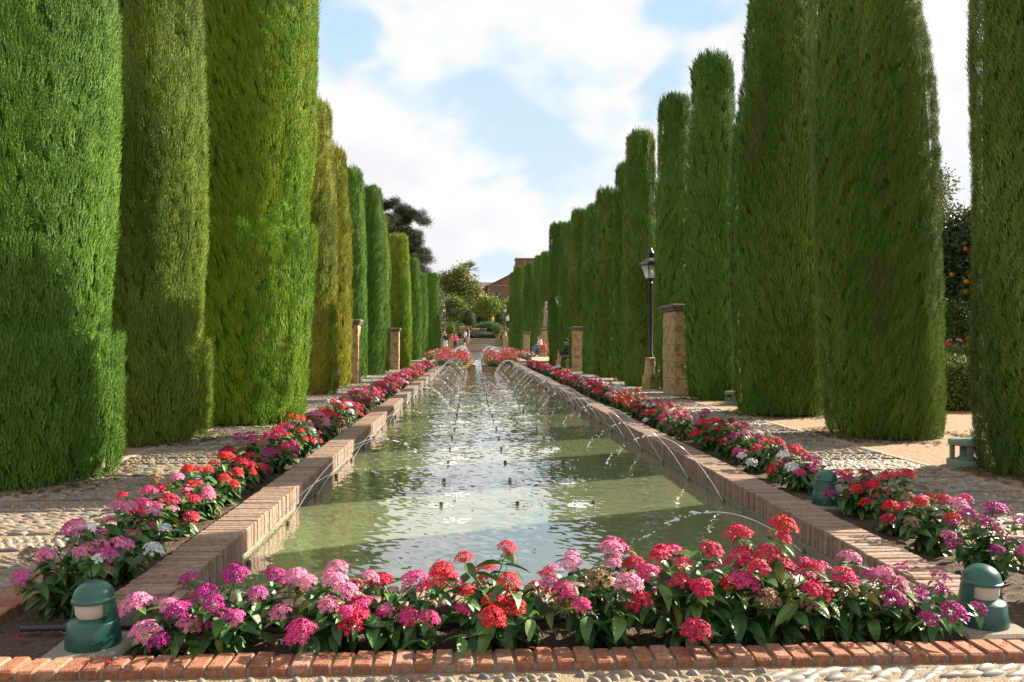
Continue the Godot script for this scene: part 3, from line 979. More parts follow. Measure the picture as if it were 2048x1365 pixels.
func build_kerb() -> void:
	var o := thing("brick_kerb", "low terracotta brick kerb between the front flower bed and the pebbles", "kerb", Vector3(0, 0, -2.801))
	var g := Geo.new()
	g.box(Vector3(0.3, -0.04, 0), Vector3(5.2, 0.126, 0.112))
	put("mortar_joint", g, M.mortar, o)
	var ms := []
	for k in 4: ms.append(brick_mesh(Vector3(0.058, 0.10, 0.122), k))
	var x := -1.98
	while x < 2.75:
		var k := rng.randi() % 4
		put("brick", ms[k], M.kerb[rng.randi() % 4], o, Transform3D(Basis.from_euler(Vector3(rng.randf_range(-0.02, 0.02), rng.randf_range(-0.035, 0.035), rng.randf_range(-0.03, 0.03))), Vector3(x, -0.017 + rng.randf_range(-0.004, 0.004), rng.randf_range(-0.003, 0.004))))
		x += 0.0675
	var e := thing("brick_edging", "flush brick edging strip between soil corner and pebble path by sunlit cypresses", "edging", Vector3(-1.96, 0, 0))
	var m := Geo.new()
	m.box(Vector3(0, -0.05, -5.93), Vector3(0.17, 0.108, 6.1))
	put("mortar_joint", m, M.mortar, e)
	var ms2 := []
	for k in 4: ms2.append(brick_mesh(Vector3(0.18, 0.10, 0.058), k))
	var z := -2.93
	while z > -8.9:
		put("brick", ms2[rng.randi() % 4], M.kerb[rng.randi() % 4], e, Transform3D(Basis(Vector3.UP, rng.randf_range(-0.03, 0.03)), Vector3(rng.randf_range(-0.004, 0.004), -0.042 + rng.randf_range(-0.004, 0.004), z)))
		z -= 0.066

func build_pool() -> void:
	var o := thing("pool", "long narrow brick-edged fountain pool running down the garden axis", "pool", Vector3(0, 0, 0))
	var wl := Geo.new()
	wl.box(Vector3((XL + XLI) * 0.5 - 0.004, -0.315, (ZF + ZE) * 0.5), Vector3(XLI - XL - 0.016, 0.72, ZF - ZE))
	wl.box(Vector3((XR + XRI) * 0.5 + 0.004, -0.315, (ZF + ZE) * 0.5), Vector3(XR - XRI - 0.016, 0.72, ZF - ZE))
	wl.box(Vector3((XL + XR) * 0.5, -0.317, ZF - 0.117), Vector3(XR - XL - 0.02, 0.718, 0.216))
	put("wall", wl, M.mortar, o)
	var lg := Geo.new()
	lg.box(Vector3(XLI + 0.07, -0.42, (ZF + ZE) * 0.5 - 0.1), Vector3(0.17, 0.46, ZF - ZE - 0.5))
	lg.box(Vector3(XRI - 0.07, -0.42, (ZF + ZE) * 0.5 - 0.1), Vector3(0.17, 0.46, ZF - ZE - 0.5))
	put("ledge", lg, M.ledge, o)
	var fl := Geo.new()
	fl.box(Vector3((XL + XR) * 0.5, -0.70, (ZF + ZE) * 0.5), Vector3(XR - XL, 0.2, ZF - ZE))
	put("floor", fl, M.pool_floor, o)
	# coping bricks on edge across the wall
	var ms := []
	var mf := []
	for k in 4:
		ms.append(brick_mesh(Vector3(0.236, 0.13, 0.048), k))
		mf.append(brick_mesh(Vector3(0.048, 0.13, 0.236), k))
	var singles := 0
	var x := XL + 0.27
	while x < XR - 0.25:
		put("brick", mf[rng.randi() % 4], M.bricks[rng.randi() % 4], o, Transform3D(Basis(Vector3.UP, rng.randf_range(-0.02, 0.02)), Vector3(x, COP - 0.065 + rng.randf_range(-0.003, 0.003), ZF - 0.117 + rng.randf_range(-0.004, 0.004))))
		x += 0.058
		singles += 1
	var lots := [[], [], [], []]
	var wh := [[], [], [], []]
	var z := ZF - 0.03
	while z > ZE:
		for sx in [[XL + 0.115, 0], [XR - 0.118, 1]]:
			var xf := Transform3D(Basis.from_euler(Vector3(rng.randf_range(-0.01, 0.01), rng.randf_range(-0.015, 0.015), rng.randf_range(-0.01, 0.01))), Vector3(sx[0] + rng.randf_range(-0.004, 0.004), COP - 0.065 + rng.randf_range(-0.003, 0.003), z))
			var k := rng.randi() % 4
			if singles < 300:
				put("brick", ms[k], M.bricks[rng.randi() % 4], o, xf)
				singles += 1
			else:
				lots[k].append(xf)
				wh[k].append(Color.WHITE)
		z -= 0.058
	for k in 4:
		swarm("brick_course", ms[k], M.bricks[k], lots[k], wh[k], o, "stuff")
	# water with real ripples
	var w := Geo.new()
	var xa := XLI - 0.01
	var xb := XRI + 0.01
	var nx := 96
	var zs := PackedFloat32Array()
	var zc := ZF - 0.22
	while zc > ZE - 0.02:
		zs.append(zc)
		zc -= 0.028 + 0.0016 * absf(zc)
	zs.append(ZE - 0.03)
	var st := 0
	for zi in zs:
		for b in nx + 1:
			var px := lerpf(xa, xb, float(b) / nx)
			var h0 := ripple(px, zi)
			var dx := (ripple(px + 0.012, zi) - h0) / 0.012
			var dz := (ripple(px, zi + 0.012) - h0) / 0.012
			w.vert(Vector3(px, WATER + h0, zi), Vector3(-dx, 1, -dz).normalized())
	for a in zs.size() - 1:
		for b in nx:
			var k := st + a * (nx + 1) + b
			w.i.append_array([k, k + nx + 1, k + 1, k + 1, k + nx + 1, k + nx + 2])
	struct("water", w, M.water, "rippled greenish water filling the long pool")

func ripple(x: float, z: float) -> float:
	var a := noise.get_noise_2d(x * 80.0 + noise.get_noise_2d(z * 20.0, x * 20.0) * 26.0, z * 140.0)
	var b := noise.get_noise_2d(x * 190.0 + 300.0, z * 260.0)
	var r := 0.0011 * a + 0.0006 * b
	# rings round the bubbling pipes
	var row := roundf((-z - 5.98) / 1.02)
	if row >= -0.5:
		for k in 3:
			var d := Vector2(x - (-0.22 + 0.558 * k), z + 5.98 + row * 1.02).length()
			if d < 0.5: r += 0.0022 * sin(d * 85.0) * exp(-d * 7.0)
	return r

func jet_mesh(rise: float, reach: float, thick: float) -> ArrayMesh:
	# leaves the origin towards +x
	var g := Geo.new()
	var pts := []
	var rad := []
	var n := 22
	for k in n + 1:
		var t := float(k) / n
		var p := Vector3(reach * t, rise * 4.0 * t * (1.0 - t), 0)
		if t < 0.52:
			pts.append(p)
			rad.append(thick * (0.55 + 0.25 * sin(k * 2.1) * t))
	g.tube(pts, rad, 5)
	for k in 34:
		var t := rng.randf_range(0.48, 1.02)
		var p := Vector3(reach * t, rise * 4.0 * t * (1.0 - t), 0) + Vector3(rng.randfn(), rng.randfn(), rng.randfn()) * 0.03 * (t - 0.42)
		var d := Vector3(reach, rise * 4.0 * (1.0 - 2.0 * t), 0).normalized()
		var x := d.cross(Vector3.BACK).normalized()
		var s := thick * rng.randf_range(0.5, 1.15)
		g.ball(p, Vector3(s, s * rng.randf_range(1.2, 3.2), s), 6, 4, Basis(x, d, x.cross(d)))
	for k in 10:
		var a := rng.randf() * TAU
		g.ball(Vector3(reach, 0.012, 0) + Vector3(cos(a), 0, sin(a)) * rng.randf_range(0.01, 0.06) + Vector3.UP * rng.randf_range(0, 0.04), Vector3.ONE * thick * rng.randf_range(0.3, 0.7), 5, 4)
	return g.mesh()

func build_fountains() -> void:
	var pipe := Geo.new()
	pipe.lathe([Vector2(0.0, -0.5), Vector2(0.007, -0.5), Vector2(0.007, -0.01), Vector2(0.0145, -0.008), Vector2(0.0135, 0.030), Vector2(0.009, 0.032), Vector2(0.009, 0.024), Vector2(0.0, 0.024)], 10)
	var pm := pipe.mesh()
	var rings := []
	for k in 3:
		var g := Geo.new()
		var seg := 40
		for s in seg:
			var a := TAU * s / seg
			var b := TAU * (s + 1) / seg
			var f := func(an: float, q: float) -> Vector3: return Vector3(cos(an), 0, sin(an)) * q * (1.0 + 0.2 * noise.get_noise_2d(cos(an) * 90.0 + k * 50.0, sin(an) * 90.0)) + Vector3.UP * 0.0075
			if noise.get_noise_2d(cos(a) * 120.0 + 31.0 * k, sin(a) * 120.0) < -0.12: continue
			g.quad(f.call(a, 0.055), f.call(b, 0.055), f.call(b, 0.095), f.call(a, 0.095))
			g.quad(f.call(a, 0.018), f.call(b, 0.018), f.call(b, 0.036), f.call(a, 0.036))
		for s in 14:
			var a := rng.randf() * TAU
			var q := rng.randf_range(0.02, 0.10)
			g.ball(Vector3(cos(a) * q, rng.randf_range(0.008, 0.03), sin(a) * q), Vector3.ONE * rng.randf_range(0.003, 0.006), 5, 4)
		rings.append(g.mesh())
	for row in 26:
		for k in 3:
			var o := thing("fountain_nozzle", "short dark pipe nozzle standing in the pool water", "fountain nozzle", Vector3(-0.22 + 0.558 * k + rng.randf_range(-0.008, 0.008), WATER, -5.98 - 1.02 * row), 0.0, "three rows of dark nozzles down the pool")
			put("pipe", pm, M.nozzle, o)
			if row < 14 and rng.randf() < 0.75: put("splash", rings[rng.randi() % 3], M.foam, o, Transform3D(Basis(Vector3.UP, rng.randf() * TAU), Vector3.ZERO))
	var near_jets := [jet_mesh(0.50, 1.10, 0.0042), jet_mesh(0.44, 1.0, 0.004), jet_mesh(0.56, 1.18, 0.0045), jet_mesh(0.24, 1.05, 0.0055)]
	var far_jets := [jet_mesh(0.48, 0.95, 0.0065), jet_mesh(0.42, 0.85, 0.006), jet_mesh(0.52, 1.02, 0.007)]
	var tip := Geo.new()
	tip.lathe([Vector2(0.0, -0.1), Vector2(0.014, -0.1), Vector2(0.014, 0.012), Vector2(0.009, 0.03), Vector2(0.0, 0.03)], 8)
	var tm := tip.mesh()
	for k in 32:
		for side in 2:
			var z := -4.45 - 0.95 * k if side == 0 else -5.05 - 0.97 * k
			if side == 1 and k == 0: z = -4.55
			if z < ZE + 0.5: continue
			var m: Mesh = near_jets[rng.randi() % 3] if k < 8 else far_jets[rng.randi() % 3]
			if side == 1 and k == 0: m = near_jets[3]
			var x := XLI + 0.06 if side == 0 else XRI - 0.06
			var o := thing("water_jet", "thin arching water jet from the pool edge nearer the sunlit cypresses" if side == 0 else "thin arching water jet from the pool edge nearer the shaded cypresses", "water jet", Vector3(x, WATER, z), (0.0 if side == 0 else PI) + rng.randf_range(-0.12, 0.12), "water jets along the sunlit pool edge" if side == 0 else "water jets along the shaded pool edge")
			put("stream", m, M.jet, o).set_meta("kind", "stuff")
			put("spout", tm, M.nozzle, o)
			if k < 16: put("splash", rings[rng.randi() % 3], M.foam, o, Transform3D(Basis(Vector3.UP, rng.randf() * TAU), Vector3(1.08, 0, 0)))

func bollard(label: String, at: Vector3, turn: float, slab := true) -> void:
	var o := thing("bollard_light", label, "bollard light", at, turn, "")
	var seg := 28
	var b := Geo.new()
	b.lathe([Vector2(0.0, 0.0), Vector2(0.094, 0.0), Vector2(0.095, 0.006), Vector2(0.0865, 0.084), Vector2(0.083, 0.089), Vector2(0.056, 0.104), Vector2(0.0, 0.104)], seg)
	put("base", b, M.green_paint, o)
	var s := Geo.new()   # shell behind the lamp, open towards +z
	s.lathe([Vector2(0.084, 0.084), Vector2(0.0715, 0.162)], 18, Vector3.ZERO, Color.WHITE, PI * 0.88, TAU * 1.05)
	s.lathe([Vector2(0.066, 0.162), Vector2(0.074, 0.092)], 18, Vector3.ZERO, Color.WHITE, PI * 0.88, TAU * 1.05)
	for a in [PI * 0.88, TAU * 1.05]:
		var d := Vector3(cos(a), 0, sin(a))
		s.quad(d * 0.080 + Vector3.UP * 0.092, d * 0.0715 + Vector3.UP * 0.162, d * 0.066 + Vector3.UP * 0.162, d * 0.074 + Vector3.UP * 0.092)
	put("shell", s, M.green_paint, o)
	var df := Geo.new()
	df.lathe([Vector2(0.0, 0.102), Vector2(0.054, 0.103), Vector2(0.061, 0.118), Vector2(0.063, 0.15), Vector2(0.063, 0.163), Vector2(0.0, 0.163)], seg)
	put("diffuser", df, M.opal, o)
	var dm := Geo.new()
	var prof := [Vector2(0.0, 0.156), Vector2(0.0715, 0.156), Vector2(0.0745, 0.158), Vector2(0.0745, 0.166), Vector2(0.071, 0.168)]
	for k in 9:
		var t := PI * 0.5 * k / 8.0
		prof.append(Vector2(0.070 * cos(t), 0.169 + 0.062 * sin(t)))
	dm.lathe(prof, seg)
	put("dome", dm, M.green_paint, o)
	for a in [0.9, 2.25]:
		var sc := Geo.new()
		sc.ball(Vector3.ZERO, Vector3(0.0042, 0.0042, 0.0025), 8, 5)
		put("screw", sc, M.iron, o, Transform3D(Basis(Vector3.UP, PI * 0.5 - a), Vector3(cos(a) * 0.0925, 0.025, sin(a) * 0.0925)))
	if slab:
		var c := Geo.new()
		c.box(Vector3(0, -0.055, 0.0), Vector3(0.27, 0.11, 0.27), 0.012)
		put("concrete_pad", c, M.concrete, o, Transform3D(Basis(Vector3.UP, -turn), Vector3.ZERO))

func garden_speaker(label: String, at: Vector3) -> void:
	var o := thing("garden_speaker", label, "garden speaker", at, 0.2)
	var b := Geo.new()
	b.lathe([Vector2(0.0, 0.0), Vector2(0.158, 0.0), Vector2(0.158, 0.055), Vector2(0.150, 0.062), Vector2(0.0, 0.064)], 32)
	put("base", b, M.sage, o)
	var t := Geo.new()
	t.lathe([Vector2(0.0, 0.185), Vector2(0.138, 0.185), Vector2(0.146, 0.19), Vector2(0.146, 0.226), Vector2(0.140, 0.234), Vector2(0.0, 0.236)], 32)
	put("lid", t, M.sage, o)
	var c := Geo.new()
	c.lathe([Vector2(0.085, 0.06), Vector2(0.06, 0.085), Vector2(0.03, 0.115), Vector2(0.012, 0.15), Vector2(0.010, 0.188)], 20)
	put("sound_cone", c, M.sage, o)
	for k in 4:
		var a := TAU * k / 4.0 + 0.5
		var l := Geo.new()
		l.box(Vector3(0, 0.124, 0), Vector3(0.035, 0.126, 0.05), 0.006)
		put("leg", l, M.sage, o, Transform3D(Basis(Vector3.UP, -a), Vector3(cos(a), 0, sin(a)) * 0.115))

func lamp_post(label: String, at: Vector3, h: float, stone := true) -> void:
	var o := thing("lamp_post", label, "lamp post", at, 0.35)
	var y0 := 0.0
	if stone:
		var s := Geo.new()
		s.box(Vector3(0, 0.15, 0), Vector3(0.30, 0.32, 0.30), 0.03)
		put("plinth", s, M.stone, o)
		var s2 := Geo.new()
		s2.lathe([Vector2(0.16, 0.31), Vector2(0.165, 0.33), Vector2(0.145, 0.36), Vector2(0.125, 0.60), Vector2(0.115, 0.66), Vector2(0.13, 0.68), Vector2(0.13, 0.71), Vector2(0.06, 0.73), Vector2(0.0, 0.73)], 8)
		put("pedestal", s2, M.stone, o)
		y0 = 0.72
	var top := h - 0.76
	var p := Geo.new()
	p.lathe([Vector2(0.065, y0), Vector2(0.065, y0 + 0.06), Vector2(0.05, y0 + 0.1), Vector2(0.048, y0 + 0.5), Vector2(0.038, top - 0.14), Vector2(0.055, top - 0.12), Vector2(0.055, top - 0.08), Vector2(0.036, top - 0.06), Vector2(0.06, top - 0.01), Vector2(0.045, top)], 12)
	put("post", p, M.iron, o)
	# four-sided lantern widening upwards
	var lo := 0.082
	var hi := 0.162
	var hh := 0.31
	var fr := Geo.new()
	fr.box(Vector3(0, top + 0.012, 0), Vector3(lo * 2 + 0.03, 0.025, lo * 2 + 0.03), 0.004)
	fr.box(Vector3(0, top + hh + 0.012, 0), Vector3(hi * 2 + 0.04, 0.03, hi * 2 + 0.04), 0.004)
	for sx in [-1.0, 1.0]:
		for sz in [-1.0, 1.0]:
			fr.tube([Vector3(lo * sx, top + 0.02, lo * sz), Vector3(hi * sx, top + hh, hi * sz)], [0.011, 0.011], 5)
	put("lantern_frame", fr, M.iron, o)
	for k in 4:
		var g := Geo.new()
		var c := Vector3(0, top + hh * 0.5, 0)
		g.face([Vector3(-lo + 0.004, top + 0.024, lo - 0.003), Vector3(lo - 0.004, top + 0.024, lo - 0.003), Vector3(hi - 0.004, top + hh, hi - 0.003), Vector3(-hi + 0.004, top + hh, hi - 0.003)], c)
		put("pane", g, M.glass, o, Transform3D(Basis(Vector3.UP, PI * 0.5 * k), Vector3.ZERO))
	var bulb := Geo.new()
	bulb.lathe([Vector2(0.0, top + 0.03), Vector2(0.02, top + 0.03), Vector2(0.02, top + 0.08), Vector2(0.045, top + 0.13), Vector2(0.05, top + 0.17), Vector2(0.03, top + 0.21), Vector2(0.0, top + 0.22)], 12)
	put("bulb", bulb, M.opal, o)
	var rf := Geo.new()
	var r0 := hi + 0.035
	var r1 := 0.075
	var yb := top + hh + 0.028
	for k in 4:
		var b := Basis(Vector3.UP, PI * 0.5 * k)
		rf.face([b * Vector3(-r0, yb, r0), b * Vector3(r0, yb, r0), b * Vector3(r1, yb + 0.15, r1), b * Vector3(-r1, yb + 0.15, r1)], Vector3(0, yb - 0.5, 0))
	rf.face([Vector3(-r0, yb, -r0), Vector3(r0, yb, -r0), Vector3(r0, yb, r0), Vector3(-r0, yb, r0)], Vector3(0, yb + 1, 0))
	rf.box(Vector3(0, yb + 0.2, 0), Vector3(0.145, 0.1, 0.145), 0.01)
	put("hood", rf, M.iron, o)
	var fn := Geo.new()
	fn.lathe([Vector2(0.09, yb + 0.25), Vector2(0.09, yb + 0.262), Vector2(0.077, yb + 0.28), Vector2(0.042, yb + 0.35), Vector2(0.023, yb + 0.38), Vector2(0.023, yb + 0.395), Vector2(0.0, yb + 0.41)], 12)
	put("finial", fn, M.iron, o)

func pier(label: String, at: Vector3, h: float, w: float, d: float, turn := 0.0) -> Node3D:
	var o := thing("stone_pier", label, "stone pier", at, turn, "")
	var courses := 5
	var ch := (h - 0.14) / courses
	var core := Geo.new()
	core.box(Vector3(0, (h - 0.14) * 0.5, 0), Vector3(w - 0.02, h - 0.145, d - 0.02))
	put("mortar_joint", core, M.mortar, o)
	for k in courses:
		var split := 0.5 + 0.14 * (1 if k % 2 else -1) + rng.randf_range(-0.04, 0.04)
		for s in 2:
			var dz := d * (split if s == 0 else 1.0 - split)
			var zc := -d * 0.5 + dz * 0.5 if s == 0 else d * 0.5 - dz * 0.5
			var g := Geo.new()
			g.box(Vector3.ZERO, Vector3(w + rng.randf_range(-0.008, 0.008), ch - 0.008, dz - 0.008), 0.014)
			put("block", g, M.stone, o, Transform3D(Basis(), Vector3(rng.randf_range(-0.004, 0.004), ch * (k + 0.5), zc)))
	var c := Geo.new()
	c.box(Vector3(0, h - 0.105, 0), Vector3(w + 0.07, 0.06, d + 0.07), 0.018)
	c.box(Vector3(0, h - 0.04, 0), Vector3(w + 0.13, 0.085, d + 0.13), 0.022)
	put("cap_stone", c, M.stone_dark, o)
	return o

func build_upper_level() -> void:
	# cascade wall, twin flower beds with a narrow channel between, upper pool
	var o := thing("cascade_wall", "low stone wall with a water channel closing the end of the long pool", "wall", Vector3(0, 0, ZE))
	var g := Geo.new()
	for sx in [[XL, 0.18], [0.52, XR]]:
		g.box(Vector3((sx[0] + sx[1]) * 0.5, -0.42, -0.12), Vector3(sx[1] - sx[0], 0.86, 0.24), 0.01)
		for q in 6: g.box(Vector3((sx[0] + sx[1]) * 0.5, -0.44 + 0.05 * q, -0.77 - 1.04 * q), Vector3(sx[1] - sx[0] - 0.04, 0.86, 1.05))
	put("wall", g, M.stone, o)
	var kb := Geo.new()
	for sx in [0.14, 0.56]:
		kb.box(Vector3(sx, -0.06, -3.1), Vector3(0.14, 0.34, 6.1), 0.012)
	put("channel_kerb", kb, M.bricks[1], o)
	var ch := Geo.new()
	ch.box(Vector3(0.35, -0.36, -3.1), Vector3(0.34, 0.36, 6.2))
	put("channel_bed", ch, M.stone_dark, o)
	var ws := Geo.new()
	for k in 40:
		var za := ZE - 0.0 - 6.2 * k / 40.0
		var zb := ZE - 0.0 - 6.2 * (k + 1) / 40.0
		var ya := lerpf(-0.13, 0.15, smoothstep(0.0, 1.0, k / 40.0)) + 0.012 * sin(k * 2.3)
		var yb := lerpf(-0.13, 0.15, smoothstep(0.0, 1.0, (k + 1) / 40.0)) + 0.012 * sin((k + 1) * 2.3)
		ws.quad(Vector3(0.21, ya, za), Vector3(0.21, yb, zb), Vector3(0.49, yb, zb), Vector3(0.49, ya, za))
	struct("channel_water", ws, M.jet_sheet, "bright water running down the narrow channel between the far flower beds")
	var up := thing("upper_pool", "upper fountain pool beyond the cascade with stone rim", "pool", Vector3(0.35, 0, -57.4))
	var r := Geo.new()
	for s in [-1.0, 1.0]:
		r.box(Vector3(s * 1.71, 0.05, 0), Vector3(0.22, 0.5, 33.4), 0.015)
	r.box(Vector3(0, 0.05, -16.8), Vector3(3.64, 0.5, 0.22), 0.015)
	for s in [-1.0, 1.0]:
		r.box(Vector3(s * 1.01, 0.048, 16.8), Vector3(1.62, 0.5, 0.22), 0.015)
	put("rim", r, M.bricks[1], up)
	var fl := Geo.new()
	fl.box(Vector3(0, -0.1, 0), Vector3(3.3, 0.2, 33.4))
	put("floor", fl, M.pool_floor, up)
	var w := Geo.new()
	sheet(w, -1.25, 1.95, -74.1, -40.6, 0.16, 0.12, 0.003)
	struct("upper_water", w, M.water, "rippled water of the upper pool")
	# dense red beds on the cascade
	var grp := "red flowers massed on the cascade beds"
	for k in 12:
		for s in 2:
			for rw in 2:
				var x := (-1.15 + 0.72 * rw) if s == 0 else (0.95 + 0.72 * rw)
				pentas("dense red and pink pentas in the raised bed at the cascade", Vector3(x + rng.randf_range(-0.12, 0.12), -0.01 + 0.024 * k, ZE - 0.35 - 0.5 * k), 0.42, 0.38, 18, [["red", "crimson", "red", "rose"], ["crimson", "red", "pink", "red"]][rng.randi() % 2], 0, grp, 0.11)
	for k in 26:
		for s in 2:
			pentas("red pentas beside the upper pool at the far end", Vector3(-1.9 if s == 0 else 2.6, 0.22, -37.5 - 1.3 * k), 0.40, 0.40, 14, [["red", "crimson", "rose"], ["pink", "white", "crimson"], ["red", "red", "wine"]][rng.randi() % 3], 0, "pentas beside the upper pool", 0.11)
	var jm := [jet_mesh(0.60, 1.2, 0.010), jet_mesh(0.52, 1.1, 0.010)]
	for k in 14:
		for s in 2:
			var j := thing("water_jet", "tall arching water jet over the upper pool", "water jet", Vector3(-1.25 if s == 0 else 1.95, 0.17, -42.0 - 1.9 * k), (0.0 if s == 0 else PI) + rng.randf_range(-0.1, 0.1), "water jets over the upper pool")
			put("stream", jm[rng.randi() % 2], M.jet, j).set_meta("kind", "stuff")

func build_far_end() -> void:
	# flight of steps
	var st := thing("stone_steps", "flight of pale stone steps closing the garden axis", "steps", Vector3(0.365, 0, -78.0))
	for k in 6:
		var g := Geo.new()
		var y := 0.22 + 0.19 * (k + 1)
		g.box(Vector3(0, y * 0.5, -0.38 * k - 1.5), Vector3(5.3, y, 3.0), 0.025)
		put("step", g, M.stone_pale, st)
	for s in [-1.0, 1.0]:
		var c := Geo.new()
		c.box(Vector3(s * 2.90, 0.8, -1.2), Vector3(0.48, 1.6, 2.6), 0.03)
		put("cheek_wall", c, M.stone, st)
		var kn := Geo.new()
		kn.lathe([Vector2(0.0, 1.58), Vector2(0.2, 1.58), Vector2(0.17, 1.7), Vector2(0.12, 1.95), Vector2(0.09, 2.0), Vector2(0.0, 2.0)], 10, Vector3(s * 2.90, 0, -0.6))
		put("pedestal", kn, M.stone_pale, st)
	var tr := Geo.new()
	sheet(tr, -400, 400, -86.0, -80.6, 1.358)
	tr.quad(Vector3(-400, 0.1, -78.0), Vector3(-400, 1.358, -78.0), Vector3(-2.3, 1.358, -78.0), Vector3(-2.3, 0.1, -78.0))
	tr.quad(Vector3(3.0, 0.1, -78.0), Vector3(3.0, 1.358, -78.0), Vector3(400, 1.358, -78.0), Vector3(400, 0.1, -78.0))
	sheet(tr, -400, -2.28, -80.6, -78.0, 1.358)
	sheet(tr, 3.01, 400, -80.6, -78.0, 1.358)
	sheet(tr, -400, 400, -420, -86.0, 2.3)
	struct("terrace", tr, M.sand, "sandy terraces above the far steps")
	hedge_box("low_hedge", "low dark clipped hedge along the foot of the rubble wall", Vector3(0.4, 1.36, -84.2), Vector3(7.2, 0.44, 0.5), 3.0, Color(0.03, 0.05, 0.015), Color(0.05, 0.08, 0.025))
	var wl := thing("rubble_wall", "broken-topped rubble stone wall above the far steps", "wall", Vector3(0.4, 1.34, -85.4))
	var x := -6.0
	while x < 6.0:
		var bw := rng.randf_range(0.35, 0.8)
		var y := 0.0
		var hmax := 0.95 + 0.1 * sin(x * 3.0)
		if x > 0.9 and x < 1.4: hmax = 0.6
		while y < hmax:
			var bh := rng.randf_range(0.24, 0.42)
			var b := Geo.new()
			b.box(Vector3.ZERO, Vector3(bw - 0.03, bh - 0.03, 0.6 + rng.randf_range(-0.08, 0.08)), 0.05)
			put("stone", b, [M.stone, M.masonry, M.stone_pale][rng.randi() % 3], wl, Transform3D(Basis(), Vector3(x + bw * 0.5, y + bh * 0.5, rng.randf_range(-0.05, 0.05))))
			y += bh
		x += bw
	# potted ball bushes
	for s in [[-1.98, "potted ball bush on the far steps behind the woman in pink"], [2.60, "potted ball bush on the far steps beside the pale lamp pedestal"]]:
		var o := thing("potted_bush", s[1], "potted plant", Vector3(s[0], 1.36, -80.2))
		var p := Geo.new()
		p.lathe([Vector2(0.0, 0.0), Vector2(0.17, 0.0), Vector2(0.25, 0.32), Vector2(0.29, 0.33), Vector2(0.29, 0.43), Vector2(0.26, 0.43), Vector2(0.24, 0.38), Vector2(0.0, 0.38)], 20)
		put("pot", p, M.terracotta, o)
		shaped_bush(o, Vector3(0, 0.84, 0), Vector3(0.43, 0.48, 0.43), 0.0, 2.2, Color(0.06, 0.09, 0.018), Color(0.17, 0.21, 0.035))
	# egg-shaped topiary
	for s in [[-0.2, 1.25, 0.72, "tall egg-shaped clipped bush on the terrace behind the two climbers"], [3.20, 1.05, 0.64, "egg-shaped clipped bush on the terrace behind the far lamp post"]]:
		var o := thing("egg_topiary", s[3], "topiary", Vector3(s[0], 2.3, -90.0))
		shaped_bush(o, Vector3(0, 0.9, 0), Vector3(s[2], s[1], s[2]), 0.28, 2.4, Color(0.045, 0.058, 0.018), Color(0.085, 0.10, 0.034))
	for s in [[-2.0, 1.5, "low green hedge mound behind the rubble wall near the potted bush"], [1.85, 1.4, "low green hedge mound behind the rubble wall below the citrus tree"]]:
		var o := thing("low_shrub", s[2], "shrub", Vector3(s[0], 2.2, -87.0))
		shaped_bush(o, Vector3(0, 0.25, 0), Vector3(s[1], 0.55, 0.6), 0.0, 2.4, Color(0.035, 0.09, 0.02), Color(0.075, 0.17, 0.035))
	# citrus trees
	var gr := Color(0.075, 0.14, 0.025)
	var gy := Color(0.30, 0.36, 0.06)
	broad_tree("citrus_tree", "round citrus tree with light green crown between the egg-shaped bushes", Vector3(1.93, 2.3, -95), 1.6, 0.14, [[Vector3(-0.6, 2.6, 0), Vector3(0.85, 0.8, 0.9)], [Vector3(0.6, 2.7, 0.2), Vector3(0.85, 0.85, 0.9)], [Vector3(0, 3.25, 0), Vector3(0.95, 0.65, 0.9)]], 620, 1.9, gr, gy)
	broad_tree("citrus_tree", "citrus tree with light green crown behind the potted bush and lamp", Vector3(-1.9, 2.3, -96), 1.4, 0.13, [[Vector3(-0.6, 2.4, 0), Vector3(0.9, 0.85, 0.9)], [Vector3(0.65, 2.4, 0.2), Vector3(0.9, 0.85, 0.9)], [Vector3(0, 3.1, 0), Vector3(0.95, 0.7, 0.9)]], 620, 1.9, gr, Color(0.24, 0.34, 0.06))
	broad_tree("citrus_tree", "yellowish citrus tree beside the far end of the shaded cypresses", Vector3(4.8, 2.3, -99), 1.5, 0.13, [[Vector3(-0.4, 2.4, 0), Vector3(1.0, 0.95, 0.9)], [Vector3(0.6, 3.0, 0.2), Vector3(0.95, 0.9, 0.9)]], 620, 1.9, gr, gy)
	broad_tree("dark_tree", "dark shaded tree filling the gap behind the citrus trees", Vector3(0.4, 2.3, -101), 1.6, 0.18, [[Vector3(-2.3, 1.7, 0), Vector3(1.9, 1.8, 1.1)], [Vector3(0.8, 1.6, 0), Vector3(1.9, 1.7, 1.1)], [Vector3(3.6, 1.6, 0), Vector3(1.9, 1.8, 1.1)], [Vector3(-4.4, 2.0, 0), Vector3(1.9, 2.1, 1.1)], [Vector3(2.6, 3.6, 0.3), Vector3(1.1, 0.9, 1.0)]], 420, 2.4, Color(0.03, 0.055, 0.016), Color(0.07, 0.12, 0.03))
	broad_tree("leafy_tree", "broad yellow-green leafy tree rising behind the far lamp beside the cedar", Vector3(-1.5, 2.3, -106), 3.2, 0.28, [[Vector3(-1.3, 4.4, 0), Vector3(1.6, 1.6, 1.5)], [Vector3(1.1, 4.0, 0.4), Vector3(1.6, 1.4, 1.5)], [Vector3(-0.2, 6.4, 0), Vector3(1.7, 1.5, 1.6)], [Vector3(1.4, 5.8, 0.3), Vector3(1.2, 1.0, 1.1)], [Vector3(-1.8, 6.2, 0.5), Vector3(1.2, 1.3, 1.1)], [Vector3(2.2, 4.6, 0.3), Vector3(0.9, 0.8, 0.9)], [Vector3(0.2, 7.5, 0.3), Vector3(0.9, 0.7, 0.9)]], 460, 2.3, Color(0.075, 0.115, 0.028), Color(0.32, 0.31, 0.06))
